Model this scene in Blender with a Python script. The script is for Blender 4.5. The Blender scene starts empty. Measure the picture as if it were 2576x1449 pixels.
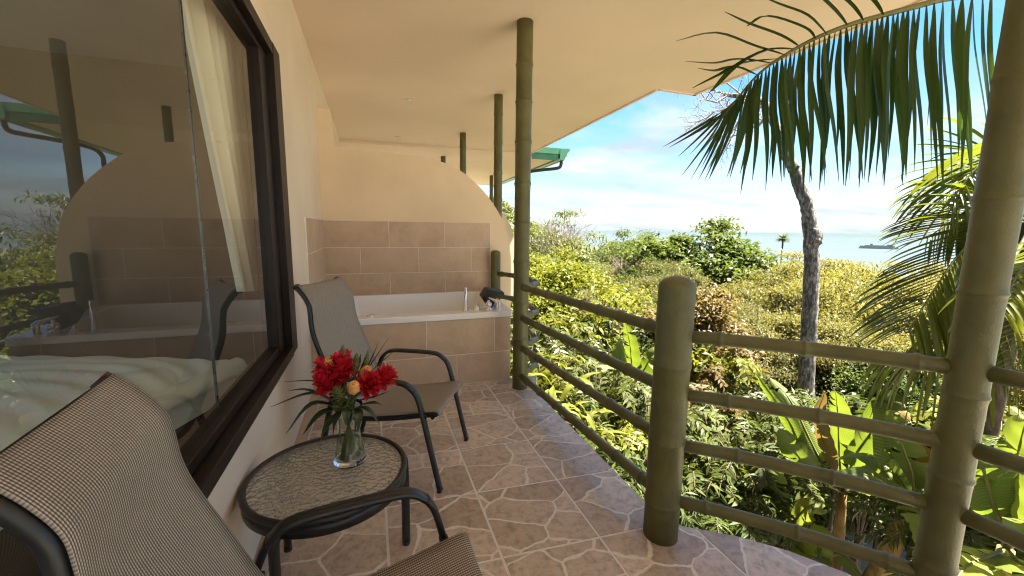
import bpy, math, random
import numpy as np
from mathutils import Vector, Matrix, Quaternion

# ------------------------------------------------------------------ camera, sky, sun, exposure
scene = bpy.context.scene
R = math.radians
CAM = np.array([0.0, 0.0, 1.356])
FPX = 1610.0 / 4032.0            # focal length as a fraction of the picture's width
YAW, PITCH, ROLL = R(19.03), R(8.04), R(0.68)
_f = np.array([math.sin(YAW) * math.cos(PITCH), math.cos(YAW) * math.cos(PITCH), -math.sin(PITCH)])
_r0 = np.array([math.cos(YAW), -math.sin(YAW), 0.0])
_u0 = np.cross(_r0, _f)
_r = _r0 * math.cos(ROLL) + _u0 * math.sin(ROLL)
_u = -_r0 * math.sin(ROLL) + _u0 * math.cos(ROLL)

cam_data = bpy.data.cameras.new('camera')
cam_data.sensor_width = 36.0
cam_data.lens = 36.0 * FPX
cam_data.clip_start = 0.05
cam_data.clip_end = 90000
cam = bpy.data.objects.new('camera', cam_data)
scene.collection.objects.link(cam)
M = Matrix(((_r[0], _u[0], -_f[0], CAM[0]), (_r[1], _u[1], -_f[1], CAM[1]), (_r[2], _u[2], -_f[2], CAM[2]), (0, 0, 0, 1)))
cam.matrix_world = M
scene.camera = cam

SUN_AZ, SUN_EL = 98.0, 64.0      # azimuth from +Y towards +X
sd = Vector((math.sin(R(SUN_AZ)) * math.cos(R(SUN_EL)), math.cos(R(SUN_AZ)) * math.cos(R(SUN_EL)), math.sin(R(SUN_EL))))
sun_data = bpy.data.lights.new('sun', 'SUN')
sun_data.energy = 3.6
sun_data.angle = R(0.6)
sun_data.color = (1.0, 0.93, 0.80)
sun = bpy.data.objects.new('sun', sun_data)
sun.rotation_euler = sd.to_track_quat('Z', 'Y').to_euler()
scene.collection.objects.link(sun)

world = bpy.data.worlds.new('World')
scene.world = world
world.use_nodes = True
def build_world():
    nt = world.node_tree; N = nt.nodes; L = nt.links
    N.clear()
    out = N.new('ShaderNodeOutputWorld'); bg = N.new('ShaderNodeBackground')
    sky = N.new('ShaderNodeTexSky'); sky.sky_type = 'NISHITA'; sky.sun_disc = False
    sky.sun_elevation = R(SUN_EL); sky.sun_rotation = R(SUN_AZ)
    sky.altitude = 60; sky.air_density = 1.0; sky.dust_density = 0.2; sky.ozone_density = 3.0
    tc = N.new('ShaderNodeTexCoord')
    sep = N.new('ShaderNodeSeparateXYZ'); L.new(tc.outputs['Generated'], sep.inputs[0])
    add = N.new('ShaderNodeMath'); add.operation = 'MAXIMUM'; add.inputs[1].default_value = 0.0
    L.new(sep.outputs['Z'], add.inputs[0])
    add2 = N.new('ShaderNodeMath'); add2.operation = 'ADD'; add2.inputs[1].default_value = 0.14
    L.new(add.outputs[0], add2.inputs[0])
    dx = N.new('ShaderNodeMath'); dx.operation = 'DIVIDE'; L.new(sep.outputs['X'], dx.inputs[0]); L.new(add2.outputs[0], dx.inputs[1])
    dy = N.new('ShaderNodeMath'); dy.operation = 'DIVIDE'; L.new(sep.outputs['Y'], dy.inputs[0]); L.new(add2.outputs[0], dy.inputs[1])
    comb = N.new('ShaderNodeCombineXYZ'); L.new(dx.outputs[0], comb.inputs[0]); L.new(dy.outputs[0], comb.inputs[1])
    mp = N.new('ShaderNodeMapping'); mp.inputs['Location'].default_value = (3.1, 1.7, 0.0); mp.inputs['Scale'].default_value = (0.55, 0.75, 1.0)
    mp.inputs['Rotation'].default_value = (0, 0, R(28))
    L.new(comb.outputs[0], mp.inputs['Vector'])
    n1 = N.new('ShaderNodeTexNoise'); n1.inputs['Scale'].default_value = 1.15; n1.inputs['Detail'].default_value = 9; n1.inputs['Roughness'].default_value = 0.58; n1.inputs['Distortion'].default_value = 0.9
    L.new(mp.outputs[0], n1.inputs['Vector'])
    ramp = N.new('ShaderNodeValToRGB'); ramp.color_ramp.elements[0].position = 0.44; ramp.color_ramp.elements[1].position = 0.66
    L.new(n1.outputs['Fac'], ramp.inputs[0])
    n2 = N.new('ShaderNodeTexNoise'); n2.inputs['Scale'].default_value = 2.3; n2.inputs['Detail'].default_value = 6
    L.new(mp.outputs[0], n2.inputs['Vector'])
    crmp = N.new('ShaderNodeValToRGB')
    crmp.color_ramp.elements[0].position = 0.40; crmp.color_ramp.elements[0].color = (.72, .86, 1.05, 1)
    crmp.color_ramp.elements[1].position = 0.72; crmp.color_ramp.elements[1].color = (1.40, 1.43, 1.47, 1)
    L.new(n2.outputs['Fac'], crmp.inputs[0])
    hs = N.new('ShaderNodeHueSaturation'); hs.inputs['Saturation'].default_value = 1.35; hs.inputs['Value'].default_value = .33
    L.new(sky.outputs[0], hs.inputs['Color'])
    mix = N.new('ShaderNodeMix'); mix.data_type = 'RGBA'
    L.new(ramp.outputs[0], mix.inputs['Factor']); L.new(hs.outputs[0], mix.inputs[6]); L.new(crmp.outputs[0], mix.inputs[7])
    # pale sea haze along the whole horizon
    hz1 = N.new('ShaderNodeMath'); hz1.operation = 'MULTIPLY'; hz1.inputs[1].default_value = -9.0; L.new(add.outputs[0], hz1.inputs[0])
    hz2 = N.new('ShaderNodeMath'); hz2.operation = 'EXPONENT'; L.new(hz1.outputs[0], hz2.inputs[0])
    hz3 = N.new('ShaderNodeMath'); hz3.operation = 'MULTIPLY'; hz3.inputs[1].default_value = 0.92; L.new(hz2.outputs[0], hz3.inputs[0])
    n3 = N.new('ShaderNodeTexNoise'); n3.inputs['Scale'].default_value = 1.6; n3.inputs['Detail'].default_value = 7; L.new(mp.outputs[0], n3.inputs['Vector'])
    hc_ = N.new('ShaderNodeValToRGB'); hc_.color_ramp.elements[0].position = .38; hc_.color_ramp.elements[0].color = (.74, .90, 1.02, 1); hc_.color_ramp.elements[1].position = .62; hc_.color_ramp.elements[1].color = (1.06, 1.12, 1.17, 1)
    L.new(n3.outputs['Fac'], hc_.inputs[0])
    mix2 = N.new('ShaderNodeMix'); mix2.data_type = 'RGBA'
    L.new(hz3.outputs[0], mix2.inputs['Factor']); L.new(mix.outputs[2], mix2.inputs[6]); L.new(hc_.outputs[0], mix2.inputs[7])
    L.new(mix2.outputs[2], bg.inputs['Color']); bg.inputs['Strength'].default_value = 0.06
    L.new(bg.outputs[0], out.inputs['Surface'])
build_world()

scene.view_settings.view_transform = 'Standard'
scene.view_settings.look = 'None'
scene.view_settings.exposure = 3.95
scene.view_settings.gamma = 1.0
scene.cycles.use_denoising = True
scene.cycles.pixel_filter_type = 'BLACKMAN_HARRIS'
scene.cycles.filter_width = 1.15
scene.cycles.denoiser = 'OPENIMAGEDENOISE'
scene.cycles.max_bounces = 9
scene.cycles.diffuse_bounces = 5
scene.cycles.glossy_bounces = 5
scene.cycles.transmission_bounces = 8
scene.cycles.transparent_max_bounces = 16
scene.cycles.sample_clamp_indirect = 6.0

# ------------------------------------------------------------------ helpers
def ray(px, py):
    """direction through a picture point given on a 2576 x 1449 grid"""
    x = (px / 2576.0 - 0.5) / FPX
    y = (py - 724.5) / 2576.0 / FPX
    return _f + _r * x - _u * y
def at(px, py, r):
    """world point on that line at horizontal distance r"""
    d = ray(px, py)
    return CAM + d / math.hypot(d[0], d[1]) * r

def link(o):
    scene.collection.objects.link(o); return o
def props(o, label=None, cat=None, group=None, kind=None):
    if label: o['label'] = label
    if cat: o['category'] = cat
    if group: o['group'] = group
    if kind: o['kind'] = kind
    return o
def thing(name, loc, label, cat, group=None, rz=0.0):
    o = bpy.data.objects.new(name, None); o.empty_display_size = 0.1
    o.location = loc; o.rotation_euler = (0, 0, rz)
    return props(link(o), label, cat, group)

class MB:
    def __init__(s, base=(0, 0, 0)):
        s.v = []; s.f = []; s.uv = None; s.b = np.array(base, float); s.sm = []
    def add(s, verts, faces, smooth=False):
        n = len(s.v)
        s.v += [tuple(np.asarray(p, float) - s.b) for p in verts]
        s.f += [tuple(i + n for i in f) for f in faces]
        s.sm += [smooth] * len(faces)
        return s
    def box(s, x0, x1, y0, y1, z0, z1, bev=0.0):
        if bev <= 0:
            P = [(x0, y0, z0), (x1, y0, z0), (x1, y1, z0), (x0, y1, z0), (x0, y0, z1), (x1, y0, z1), (x1, y1, z1), (x0, y1, z1)]
            return s.add(P, [(3, 2, 1, 0), (4, 5, 6, 7), (0, 1, 5, 4), (1, 2, 6, 5), (2, 3, 7, 6), (3, 0, 4, 7)])
        b = bev
        ring = lambda i, z: [(x0 + i, y0, z), (x1 - i, y0, z), (x1, y0 + i, z), (x1, y1 - i, z), (x1 - i, y1, z), (x0 + i, y1, z), (x0, y1 - i, z), (x0, y0 + i, z)]
        def ring2(k, z):
            return [(x0 + b + k, y0 + k, z), (x1 - b - k, y0 + k, z), (x1 - k, y0 + b + k, z), (x1 - k, y1 - b - k, z), (x1 - b - k, y1 - k, z), (x0 + b + k, y1 - k, z), (x0 + k, y1 - b - k, z), (x0 + k, y0 + b + k, z)]
        rs = [ring2(b * .8, z0), ring2(0, z0 + b * .8), ring2(0, z1 - b * .8), ring2(b * .8, z1)]
        P = sum(rs, []); F = []
        for j in range(3):
            for i in range(8):
                a = j * 8 + i; c = j * 8 + (i + 1) % 8
                F.append((a, c, c + 8, a + 8))
        F.append(tuple(range(7, -1, -1))); F.append(tuple(range(24, 32)))
        return s.add(P, F)
    def tube(s, pts, rad, seg=12, caps=True, flat=None, up=None, smooth=True):
        """pts polyline, rad scalar/list; flat=(a,b) makes an oval a along side, b along up"""
        pts = [np.asarray(p, float) for p in pts]; n = len(pts)
        rad = [rad] * n if np.isscalar(rad) else list(rad)
        T = [(pts[min(i + 1, n - 1)] - pts[max(i - 1, 0)]) for i in range(n)]
        T = [t / (np.linalg.norm(t) + 1e-12) for t in T]
        ref = np.array(up, float) if up is not None else (np.array([0, 0, 1.]) if abs(T[0][2]) < .9 else np.array([1., 0, 0]))
        side = np.cross(T[0], ref); side /= np.linalg.norm(side)
        P = []; F = []
        for i in range(n):
            if up is not None:
                side = np.cross(T[i], ref)
                if np.linalg.norm(side) < 1e-6: side = np.array([1., 0, 0])
            else:
                side = side - T[i] * (side @ T[i])
            side = side / np.linalg.norm(side); uu = np.cross(side, T[i])
            a, b = (flat if flat else (1, 1))
            for k in range(seg):
                t = 2 * math.pi * k / seg
                c, q = math.cos(t), math.sin(t)
                if flat:
                    c = math.copysign(abs(c) ** .55, c); q = math.copysign(abs(q) ** .55, q)
                P.append(pts[i] + side * c * rad[i] * a + uu * q * rad[i] * b)
        for i in range(n - 1):
            for k in range(seg):
                a = i * seg + k; b_ = i * seg + (k + 1) % seg
                F.append((a, b_, b_ + seg, a + seg))
        s.add(P, F, smooth)
        if caps:
            m = len(s.v) - n * seg
            s.f.append(tuple(m + k for k in range(seg - 1, -1, -1))); s.sm.append(False)
            s.f.append(tuple(m + (n - 1) * seg + k for k in range(seg))); s.sm.append(False)
        return s
    def lathe(s, prof, c=(0, 0, 0), seg=24, smooth=True, close=False):
        P = []; F = []; n = len(prof)
        for r_, z_ in prof:
            for k in range(seg):
                t = 2 * math.pi * k / seg
                P.append((c[0] + r_ * math.cos(t), c[1] + r_ * math.sin(t), c[2] + z_))
        for i in range(n - 1 if not close else n):
            for k in range(seg):
                a = i * seg + k; b = i * seg + (k + 1) % seg; j = ((i + 1) % n) * seg
                F.append((a, b, j + (k + 1) % seg, j + k))
        s.add(P, F, smooth)
        if not close:
            m = len(s.v) - n * seg
            if prof[0][0] > 1e-6: s.f.append(tuple(m + k for k in range(seg - 1, -1, -1))); s.sm.append(False)
            if prof[-1][0] > 1e-6: s.f.append(tuple(m + (n - 1) * seg + k for k in range(seg))); s.sm.append(False)
        return s
    def prism(s, poly, z0, z1):
        n = len(poly)
        P = [(x, y, z0) for x, y in poly] + [(x, y, z1) for x, y in poly]
        F = [tuple(range(n - 1, -1, -1)), tuple(range(n, 2 * n))] + [(i, (i + 1) % n, n + (i + 1) % n, n + i) for i in range(n)]
        return s.add(P, F)
    def grid(s, fn, nu, nv, smooth=True):
        P = [fn(i / nu, j / nv) for i in range(nu + 1) for j in range(nv + 1)]
        F = [(i * (nv + 1) + j, (i + 1) * (nv + 1) + j, (i + 1) * (nv + 1) + j + 1, i * (nv + 1) + j + 1) for i in range(nu) for j in range(nv)]
        return s.add(P, F, smooth)
    def mesh(s, name):
        me = bpy.data.meshes.new(name); me.from_pydata(s.v, [], s.f); me.validate(); me.update()
        if len(me.polygons) == len(s.sm): me.polygons.foreach_set('use_smooth', s.sm)
        return me
    def build(s, name, mat, parent=None):
        o = bpy.data.objects.new(name, s.mesh(name)); o.data.materials.append(mat)
        link(o)
        if parent is not None: o.parent = parent
        else: o.location = tuple(s.b)
        return o
def meshobj(name, me, parent=None):
    o = bpy.data.objects.new(name, me); link(o)
    if parent is not None: o.parent = parent
    return o
def copy_tree(src, parent=None):
    o = src.copy(); link(o)
    if parent is not None: o.parent = parent
    for ch in [c for c in src.children]: copy_tree(ch, o)
    return o
def smooth_path(P, n=8):
    P = [np.asarray(p, float) for p in P]; out = []
    Q = [2 * P[0] - P[1]] + P + [2 * P[-1] - P[-2]]
    for i in range(1, len(Q) - 2):
        for k in range(n):
            t = k / n
            out.append(.5 * ((2 * Q[i]) + (-Q[i - 1] + Q[i + 1]) * t + (2 * Q[i - 1] - 5 * Q[i] + 4 * Q[i + 1] - Q[i + 2]) * t * t + (-Q[i - 1] + 3 * Q[i] - 3 * Q[i + 1] + Q[i + 2]) * t ** 3))
    out.append(P[-1]); return out

# ------------------------------------------------------------------ materials
def new_mat(name):
    m = bpy.data.materials.new(name); m.use_nodes = True
    nt = m.node_tree; nt.nodes.clear()
    out = nt.nodes.new('ShaderNodeOutputMaterial')
    return m, nt.nodes, nt.links, out
def principled(N, col=(.5, .5, .5), rough=.5, spec=.5, metal=0.0):
    b = N.new('ShaderNodeBsdfPrincipled')
    b.inputs['Base Color'].default_value = (*col, 1); b.inputs['Roughness'].default_value = rough
    b.inputs['Specular IOR Level'].default_value = spec; b.inputs['Metallic'].default_value = metal
    return b
def mapping(N, L, kind='Object', scale=(1, 1, 1)):
    tc = N.new('ShaderNodeTexCoord'); mp = N.new('ShaderNodeMapping'); mp.inputs['Scale'].default_value = scale
    L.new(tc.outputs[kind], mp.inputs['Vector']); return mp.outputs[0]
def noise(N, L, vec, scale, detail=4, rough=.5, dist=0.0):
    n = N.new('ShaderNodeTexNoise'); n.inputs['Scale'].default_value = scale; n.inputs['Detail'].default_value = detail
    n.inputs['Roughness'].default_value = rough; n.inputs['Distortion'].default_value = dist
    if vec is not None: L.new(vec, n.inputs['Vector'])
    return n.outputs['Fac']
def ramp(N, L, fac, stops):
    r_ = N.new('ShaderNodeValToRGB'); el = r_.color_ramp.elements
    while len(el) < len(stops): el.new(0.5)
    for e, (p, c) in zip(el, stops):
        e.position = p; e.color = (*c, 1) if len(c) == 3 else c
    L.new(fac, r_.inputs[0]); return r_.outputs[0]
def bump(N, L, h, strength=.3, dist=.01):
    b = N.new('ShaderNodeBump'); b.inputs['Strength'].default_value = strength; b.inputs['Distance'].default_value = dist
    L.new(h, b.inputs['Height']); return b.outputs[0]
def mixc(N, L, fac, a, b, mode='MIX'):
    m = N.new('ShaderNodeMix'); m.data_type = 'RGBA'; m.blend_type = mode
    for sock, val in ((m.inputs['Factor'], fac), (m.inputs[6], a), (m.inputs[7], b)):
        if hasattr(val, 'default_value') or hasattr(val, 'is_linked'): L.new(val, sock)
        elif isinstance(val, (int, float)): sock.default_value = val
        else: sock.default_value = (*val, 1)
    return m.outputs[2]
def math_(N, L, op, a, b=None):
    m = N.new('ShaderNodeMath'); m.operation = op
    for i, v in enumerate((a, b)):
        if v is None: continue
        if isinstance(v, (int, float)): m.inputs[i].default_value = v
        else: L.new(v, m.inputs[i])
    return m.outputs[0]

def mat_mottled(name, c0, c1, rough=.6, scale=6, spec=.4, bs=.15, bscale=120, coords='Object', lo=.35, hi=.7):
    m, N, L, out = new_mat(name); v = mapping(N, L, coords)
    b = principled(N, c0, rough, spec)
    f = noise(N, L, v, scale, 6, .6)
    L.new(ramp(N, L, f, [(lo, c0), (hi, c1)]), b.inputs['Base Color'])
    h = noise(N, L, v, bscale, 4, .6)
    L.new(bump(N, L, h, bs, .004), b.inputs['Normal'])
    L.new(b.outputs[0], out.inputs[0]); return m
def mat_metal(name, col, rough=.25, metal=1.0, spec=.5, bs=0.0):
    m, N, L, out = new_mat(name); b = principled(N, col, rough, spec, metal)
    v = mapping(N, L); f = noise(N, L, v, 40, 3)
    L.new(ramp(N, L, f, [(.3, (rough * .8,) * 3), (.7, (min(1, rough * 1.25),) * 3)]), b.inputs['Roughness'])
    if bs: L.new(bump(N, L, noise(N, L, v, 300, 3), bs, .001), b.inputs['Normal'])
    L.new(b.outputs[0], out.inputs[0]); return m
def mat_leaf(name, cols, trans=.45, rough=.5, spec=.2, lum=.80, wax=None, vein=False, noise_scale=.6):
    """leaf: island-random tint, glossy top and light coming through"""
    cols = [tuple(x * lum for x in c) for c in cols]
    m, N, L, out = new_mat(name)
    geo = N.new('ShaderNodeNewGeometry'); oi = N.new('ShaderNodeObjectInfo')
    v = mapping(N, L, 'Object')
    n = noise(N, L, v, noise_scale, 3)
    f = math_(N, L, 'ADD', math_(N, L, 'MULTIPLY', geo.outputs['Random Per Island'], .55), math_(N, L, 'MULTIPLY', n, .6))
    f = math_(N, L, 'ADD', f, math_(N, L, 'MULTIPLY', oi.outputs['Random'], .12))
    k = len(cols)
    c = ramp(N, L, f, [(.12 + .86 * i / (k - 1), cols[i]) for i in range(k)])
    if vein:
        vu = mapping(N, L, 'UV', (1, 1, 1))
        w = N.new('ShaderNodeTexWave'); w.bands_direction = 'X'; w.inputs['Scale'].default_value = vein; w.inputs['Distortion'].default_value = 1.2; w.inputs['Detail'].default_value = 2
        L.new(vu, w.inputs['Vector'])
        c = mixc(N, L, math_(N, L, 'MULTIPLY', w.outputs['Fac'], .32), c, tuple(min(1, x * 1.9 + .01) for x in cols[-1]))
    b = principled(N, cols[0], rough, spec); L.new(c, b.inputs['Base Color'])
    if vein: L.new(bump(N, L, w.outputs['Fac'], .4, .008), b.inputs['Normal'])
    t = N.new('ShaderNodeBsdfTranslucent')
    tcol = mixc(N, L, 1.0, c, (1.15, 1.12, .50), 'MULTIPLY'); L.new(tcol, t.inputs['Color'])
    mx = N.new('ShaderNodeMixShader'); mx.inputs[0].default_value = trans
    L.new(b.outputs[0], mx.inputs[1]); L.new(t.outputs[0], mx.inputs[2])
    L.new(mx.outputs[0], out.inputs[0]); return m
def mat_clear(name, tint=(1, 1, 1), ior=1.5, rough=0.0, bumpscale=None):
    """pane glass: Fresnel mix of mirror and clear"""
    m, N, L, out = new_mat(name)
    fr = N.new('ShaderNodeFresnel'); fr.inputs['IOR'].default_value = ior
    t = N.new('ShaderNodeBsdfTransparent'); t.inputs['Color'].default_value = (*tint, 1)
    g = N.new('ShaderNodeBsdfGlossy'); g.inputs['Roughness'].default_value = rough
    v = mapping(N, L); nz = noise(N, L, v, 1.2, 2)
    bn = bump(N, L, nz, .02, .01); L.new(bn, g.inputs['Normal'])
    geo = N.new('ShaderNodeNewGeometry')
    fac = math_(N, L, 'MULTIPLY', fr.outputs[0], math_(N, L, 'SUBTRACT', 1.0, geo.outputs['Backfacing']))
    mx = N.new('ShaderNodeMixShader'); L.new(fac, mx.inputs[0]); L.new(t.outputs[0], mx.inputs[1]); L.new(g.outputs[0], mx.inputs[2])
    L.new(mx.outputs[0], out.inputs[0]); return m

MT = {}
MT['wall'] = mat_mottled('wall_paint', (.81, .68, .53), (.72, .595, .455), .75, 1.1, .25, .35, 30)
MT['arch'] = mat_mottled('arch_plaster', (.80, .635, .445), (.71, .56, .385), .78, 1.4, .25, .4, 28)
MT['ceiling'] = mat_mottled('ceiling_plaster', (.78, .625, .49), (.71, .565, .44), .8, .7, .2, .3, 26)
MT['room'] = mat_mottled('dimmed_room_paint', (.13, .10, .07), (.11, .085, .055), .8, 1.2, .2)  # dimness of the bedroom put into a dark wall colour
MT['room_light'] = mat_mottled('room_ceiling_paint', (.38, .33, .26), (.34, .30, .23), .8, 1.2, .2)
MT['green_paint'] = mat_mottled('green_painted_steel', (.084, .080, .023), (.128, .120, .038), .45, 7, .45, .5, 90)
MT['wood'] = mat_mottled('dark_stained_wood', (.010, .0055, .004), (.018, .009, .006), .45, 9, .3, .2, 60)
MT['black'] = mat_metal('black_powder_coat', (.011, .0105, .010), .36, 0.0, .5, .1)
MT['chrome'] = mat_metal('chrome', (.82, .82, .83), .07)
MT['edge'] = mat_metal('glass_edge', (.10, .11, .105), .3)
MT['tub'] = mat_mottled('white_acrylic', (.86, .84, .80), (.84, .82, .78), .18, 3, .5, .0)
MT['cushion'] = mat_mottled('black_foam', (.018, .018, .019), (.03, .03, .03), .55, 5, .4, .3, 200)
MT['gutter'] = mat_mottled('green_gutter_paint', (.06, .21, .10), (.08, .25, .13), .4, 4, .4)
MT['pipe'] = mat_mottled('grey_green_pipe', (.035, .045, .035), (.05, .06, .045), .5, 4, .4)
MT['roof'] = mat_mottled('green_roof_sheet', (.05, .14, .07), (.06, .16, .09), .5, 3, .4)
MT['grout'] = mat_mottled('grey_grout', (.82, .78, .72), (.72, .68, .62), .85, 14, .2, .5, 220)
MT['lamp'] = mat_mottled('lamp_trim', (.75, .62, .42), (.70, .58, .40), .5, 4)
MT['glass'] = mat_clear('window_glass', (.96, .97, .95), 1.9)
MT['water_blue'] = None

def mat_floor_tile():
    m, N, L, out = new_mat('stone_print_tile')
    oi = N.new('ShaderNodeObjectInfo')
    tc = N.new('ShaderNodeTexCoord')
    warp = N.new('ShaderNodeTexNoise'); warp.inputs['Scale'].default_value = 5.0; warp.inputs['Detail'].default_value = 3
    L.new(tc.outputs['Object'], warp.inputs['Vector'])
    vm = N.new('ShaderNodeVectorMath'); vm.operation = 'SCALE'; vm.inputs['Scale'].default_value = .11
    L.new(warp.outputs['Color'], vm.inputs[0])
    va = N.new('ShaderNodeVectorMath'); va.operation = 'ADD'; L.new(tc.outputs['Object'], va.inputs[0]); L.new(vm.outputs[0], va.inputs[1])
    off = N.new('ShaderNodeCombineXYZ'); L.new(math_(N, L, 'MULTIPLY', oi.outputs['Random'], 37.0), off.inputs[0]); L.new(math_(N, L, 'MULTIPLY', oi.outputs['Random'], 91.0), off.inputs[1])
    vb = N.new('ShaderNodeVectorMath'); vb.operation = 'ADD'; L.new(va.outputs[0], vb.inputs[0]); L.new(off.outputs[0], vb.inputs[1])
    mp = N.new('ShaderNodeMapping'); mp.inputs['Scale'].default_value = (3.5, 5.0, 0.0); L.new(vb.outputs[0], mp.inputs['Vector'])
    vo = N.new('ShaderNodeTexVoronoi'); vo.voronoi_dimensions = '2D'; vo.feature = 'DISTANCE_TO_EDGE'; vo.inputs['Scale'].default_value = 1.0; vo.inputs['Randomness'].default_value = .95
    L.new(mp.outputs[0], vo.inputs['Vector'])
    vc = N.new('ShaderNodeTexVoronoi'); vc.voronoi_dimensions = '2D'; vc.inputs['Scale'].default_value = 1.0; vc.inputs['Randomness'].default_value = .95
    L.new(mp.outputs[0], vc.inputs['Vector'])
    sepc = N.new('ShaderNodeSeparateColor'); L.new(vc.outputs['Color'], sepc.inputs[0])
    cell = ramp(N, L, sepc.outputs[0], [(0, (.37, .285, .215)), (.5, (.49, .39, .30)), (1, (.62, .51, .405))])
    n1 = noise(N, L, vb.outputs[0], 26, 7, .68)
    st = ramp(N, L, n1, [(.30, (.50, .47, .44)), (.50, (1, 1, 1)), (.70, (1.35, 1.30, 1.22))])
    cell = mixc(N, L, 1.0, cell, st, 'MULTIPLY')
    n3 = noise(N, L, vb.outputs[0], 9, 4, .6)
    cell = mixc(N, L, math_(N, L, 'MULTIPLY', n3, .35), cell, (.64, .53, .42))
    wv = noise(N, L, vb.outputs[0], 16, 2)
    th = math_(N, L, 'ADD', math_(N, L, 'MULTIPLY', wv, .030), .009)
    edge = math_(N, L, 'LESS_THAN', vo.outputs['Distance'], th)
    soft = N.new('ShaderNodeMapRange'); soft.inputs['From Min'].default_value = 0.0
    L.new(vo.outputs['Distance'], soft.inputs['Value']); L.new(math_(N, L, 'MULTIPLY', th, 1.35), soft.inputs['From Max'])
    soft.inputs['To Min'].default_value = 1.0; soft.inputs['To Max'].default_value = 0.0
    sfac = math_(N, L, 'MINIMUM', math_(N, L, 'MULTIPLY', soft.outputs[0], 2.2), 1.0)
    n4 = noise(N, L, vb.outputs[0], 60, 3)
    vein = ramp(N, L, n4, [(.3, (.70, .62, .52)), (.7, (.80, .72, .62))])
    col = mixc(N, L, sfac, cell, vein)
    b = principled(N, (.3, .2, .1), .30, .42); L.new(col, b.inputs['Base Color'])
    L.new(ramp(N, L, n1, [(.3, (.40,) * 3), (.7, (.25,) * 3)]), b.inputs['Roughness'])
    hgt = math_(N, L, 'ADD', math_(N, L, 'MULTIPLY', n1, .35), math_(N, L, 'MULTIPLY', sfac, -.55))
    big = noise(N, L, vb.outputs[0], 5, 2)
    hgt = math_(N, L, 'ADD', hgt, math_(N, L, 'MULTIPLY', big, .9))
    L.new(bump(N, L, hgt, .35, .004), b.inputs['Normal'])
    L.new(b.outputs[0], out.inputs[0]); return m
MT['tile'] = mat_floor_tile()
def mat_wall_tile():
    m, N, L, out = new_mat('brown_wall_tile')
    oi = N.new('ShaderNodeObjectInfo'); tc = N.new('ShaderNodeTexCoord')
    off = N.new('ShaderNodeCombineXYZ'); L.new(math_(N, L, 'MULTIPLY', oi.outputs['Random'], 50.0), off.inputs[0])
    vb = N.new('ShaderNodeVectorMath'); vb.operation = 'ADD'; L.new(tc.outputs['Object'], vb.inputs[0]); L.new(off.outputs[0], vb.inputs[1])
    n1 = noise(N, L, vb.outputs[0], 4.5, 8, .68, .4); n2 = noise(N, L, vb.outputs[0], 22, 5, .6)
    c = ramp(N, L, n1, [(.30, (.44, .31, .205)), (.5, (.54, .39, .265)), (.68, (.62, .47, .34))])
    c = mixc(N, L, math_(N, L, 'MULTIPLY', n2, .3), c, (.42, .29, .18))
    c = mixc(N, L, math_(N, L, 'MULTIPLY', oi.outputs['Random'], .25), c, (.60, .46, .33))
    b = principled(N, (.3, .2, .1), .45, .4); L.new(c, b.inputs['Base Color'])
    L.new(bump(N, L, n2, .15, .003), b.inputs['Normal'])
    L.new(b.outputs[0], out.inputs[0]); return m
MT['walltile'] = mat_wall_tile()
def mat_sling(name, light, dark):
    m, N, L, out = new_mat(name)
    tc = N.new('ShaderNodeTexCoord'); sep = N.new('ShaderNodeSeparateXYZ'); L.new(tc.outputs['UV'], sep.inputs[0])
    def wave(sock, per):
        w = math_(N, L, 'SINE', math_(N, L, 'MULTIPLY', sock, 2 * math.pi / per)); return math_(N, L, 'ADD', math_(N, L, 'MULTIPLY', w, .5), .5)
    a = wave(sep.outputs[1], .0075); b_ = wave(sep.outputs[0], .0060)
    h = math_(N, L, 'MULTIPLY', a, math_(N, L, 'ADD', math_(N, L, 'MULTIPLY', b_, .6), .4))
    # border bands without weave
    c = ramp(N, L, h, [(.12, dark), (.62, light)])
    n = noise(N, L, tc.outputs['Object'], 40, 3)
    c = mixc(N, L, math_(N, L, 'MULTIPLY', n, .25), c, dark)
    p = principled(N, light, .62, .35); L.new(c, p.inputs['Base Color'])
    L.new(bump(N, L, h, .6, .002), p.inputs['Normal'])
    t = N.new('ShaderNodeBsdfTransparent'); mx = N.new('ShaderNodeMixShader'); mx.inputs[0].default_value = 0.06
    L.new(p.outputs[0], mx.inputs[1]); L.new(t.outputs[0], mx.inputs[2])
    L.new(mx.outputs[0], out.inputs[0]); return m
MT['sling'] = mat_sling('woven_sling', (.60, .52, .42), (.085, .068, .052))
def mat_hammered():
    m, N, L, out = new_mat('hammered_glass')
    v = mapping(N, L)
    vo = N.new('ShaderNodeTexVoronoi'); vo.feature = 'SMOOTH_F1'; vo.inputs['Scale'].default_value = 62; vo.inputs['Smoothness'].default_value = .7
    L.new(v, vo.inputs['Vector'])
    nb = bump(N, L, vo.outputs['Distance'], .9, .006)
    b = principled(N, (.90, .91, .87), .07, .5); b.inputs['Transmission Weight'].default_value = 1.0; b.inputs['IOR'].default_value = 1.5
    L.new(nb, b.inputs['Normal'])
    d = principled(N, (.66, .65, .60), .2, .6); L.new(nb, d.inputs['Normal'])
    mx = N.new('ShaderNodeMixShader'); mx.inputs[0].default_value = .22
    L.new(b.outputs[0], mx.inputs[1]); L.new(d.outputs[0], mx.inputs[2])
    L.new(mx.outputs[0], out.inputs[0]); return m
MT['hammered'] = mat_hammered()
def mat_vase():
    m, N, L, out = new_mat('vase_glass')
    b = principled(N, (.95, .97, .95), 0.0, .5); b.inputs['Transmission Weight'].default_value = 1.0; b.inputs['IOR'].default_value = 1.42
    L.new(b.outputs[0], out.inputs[0]); return m
MT['vase'] = mat_vase()
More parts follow.
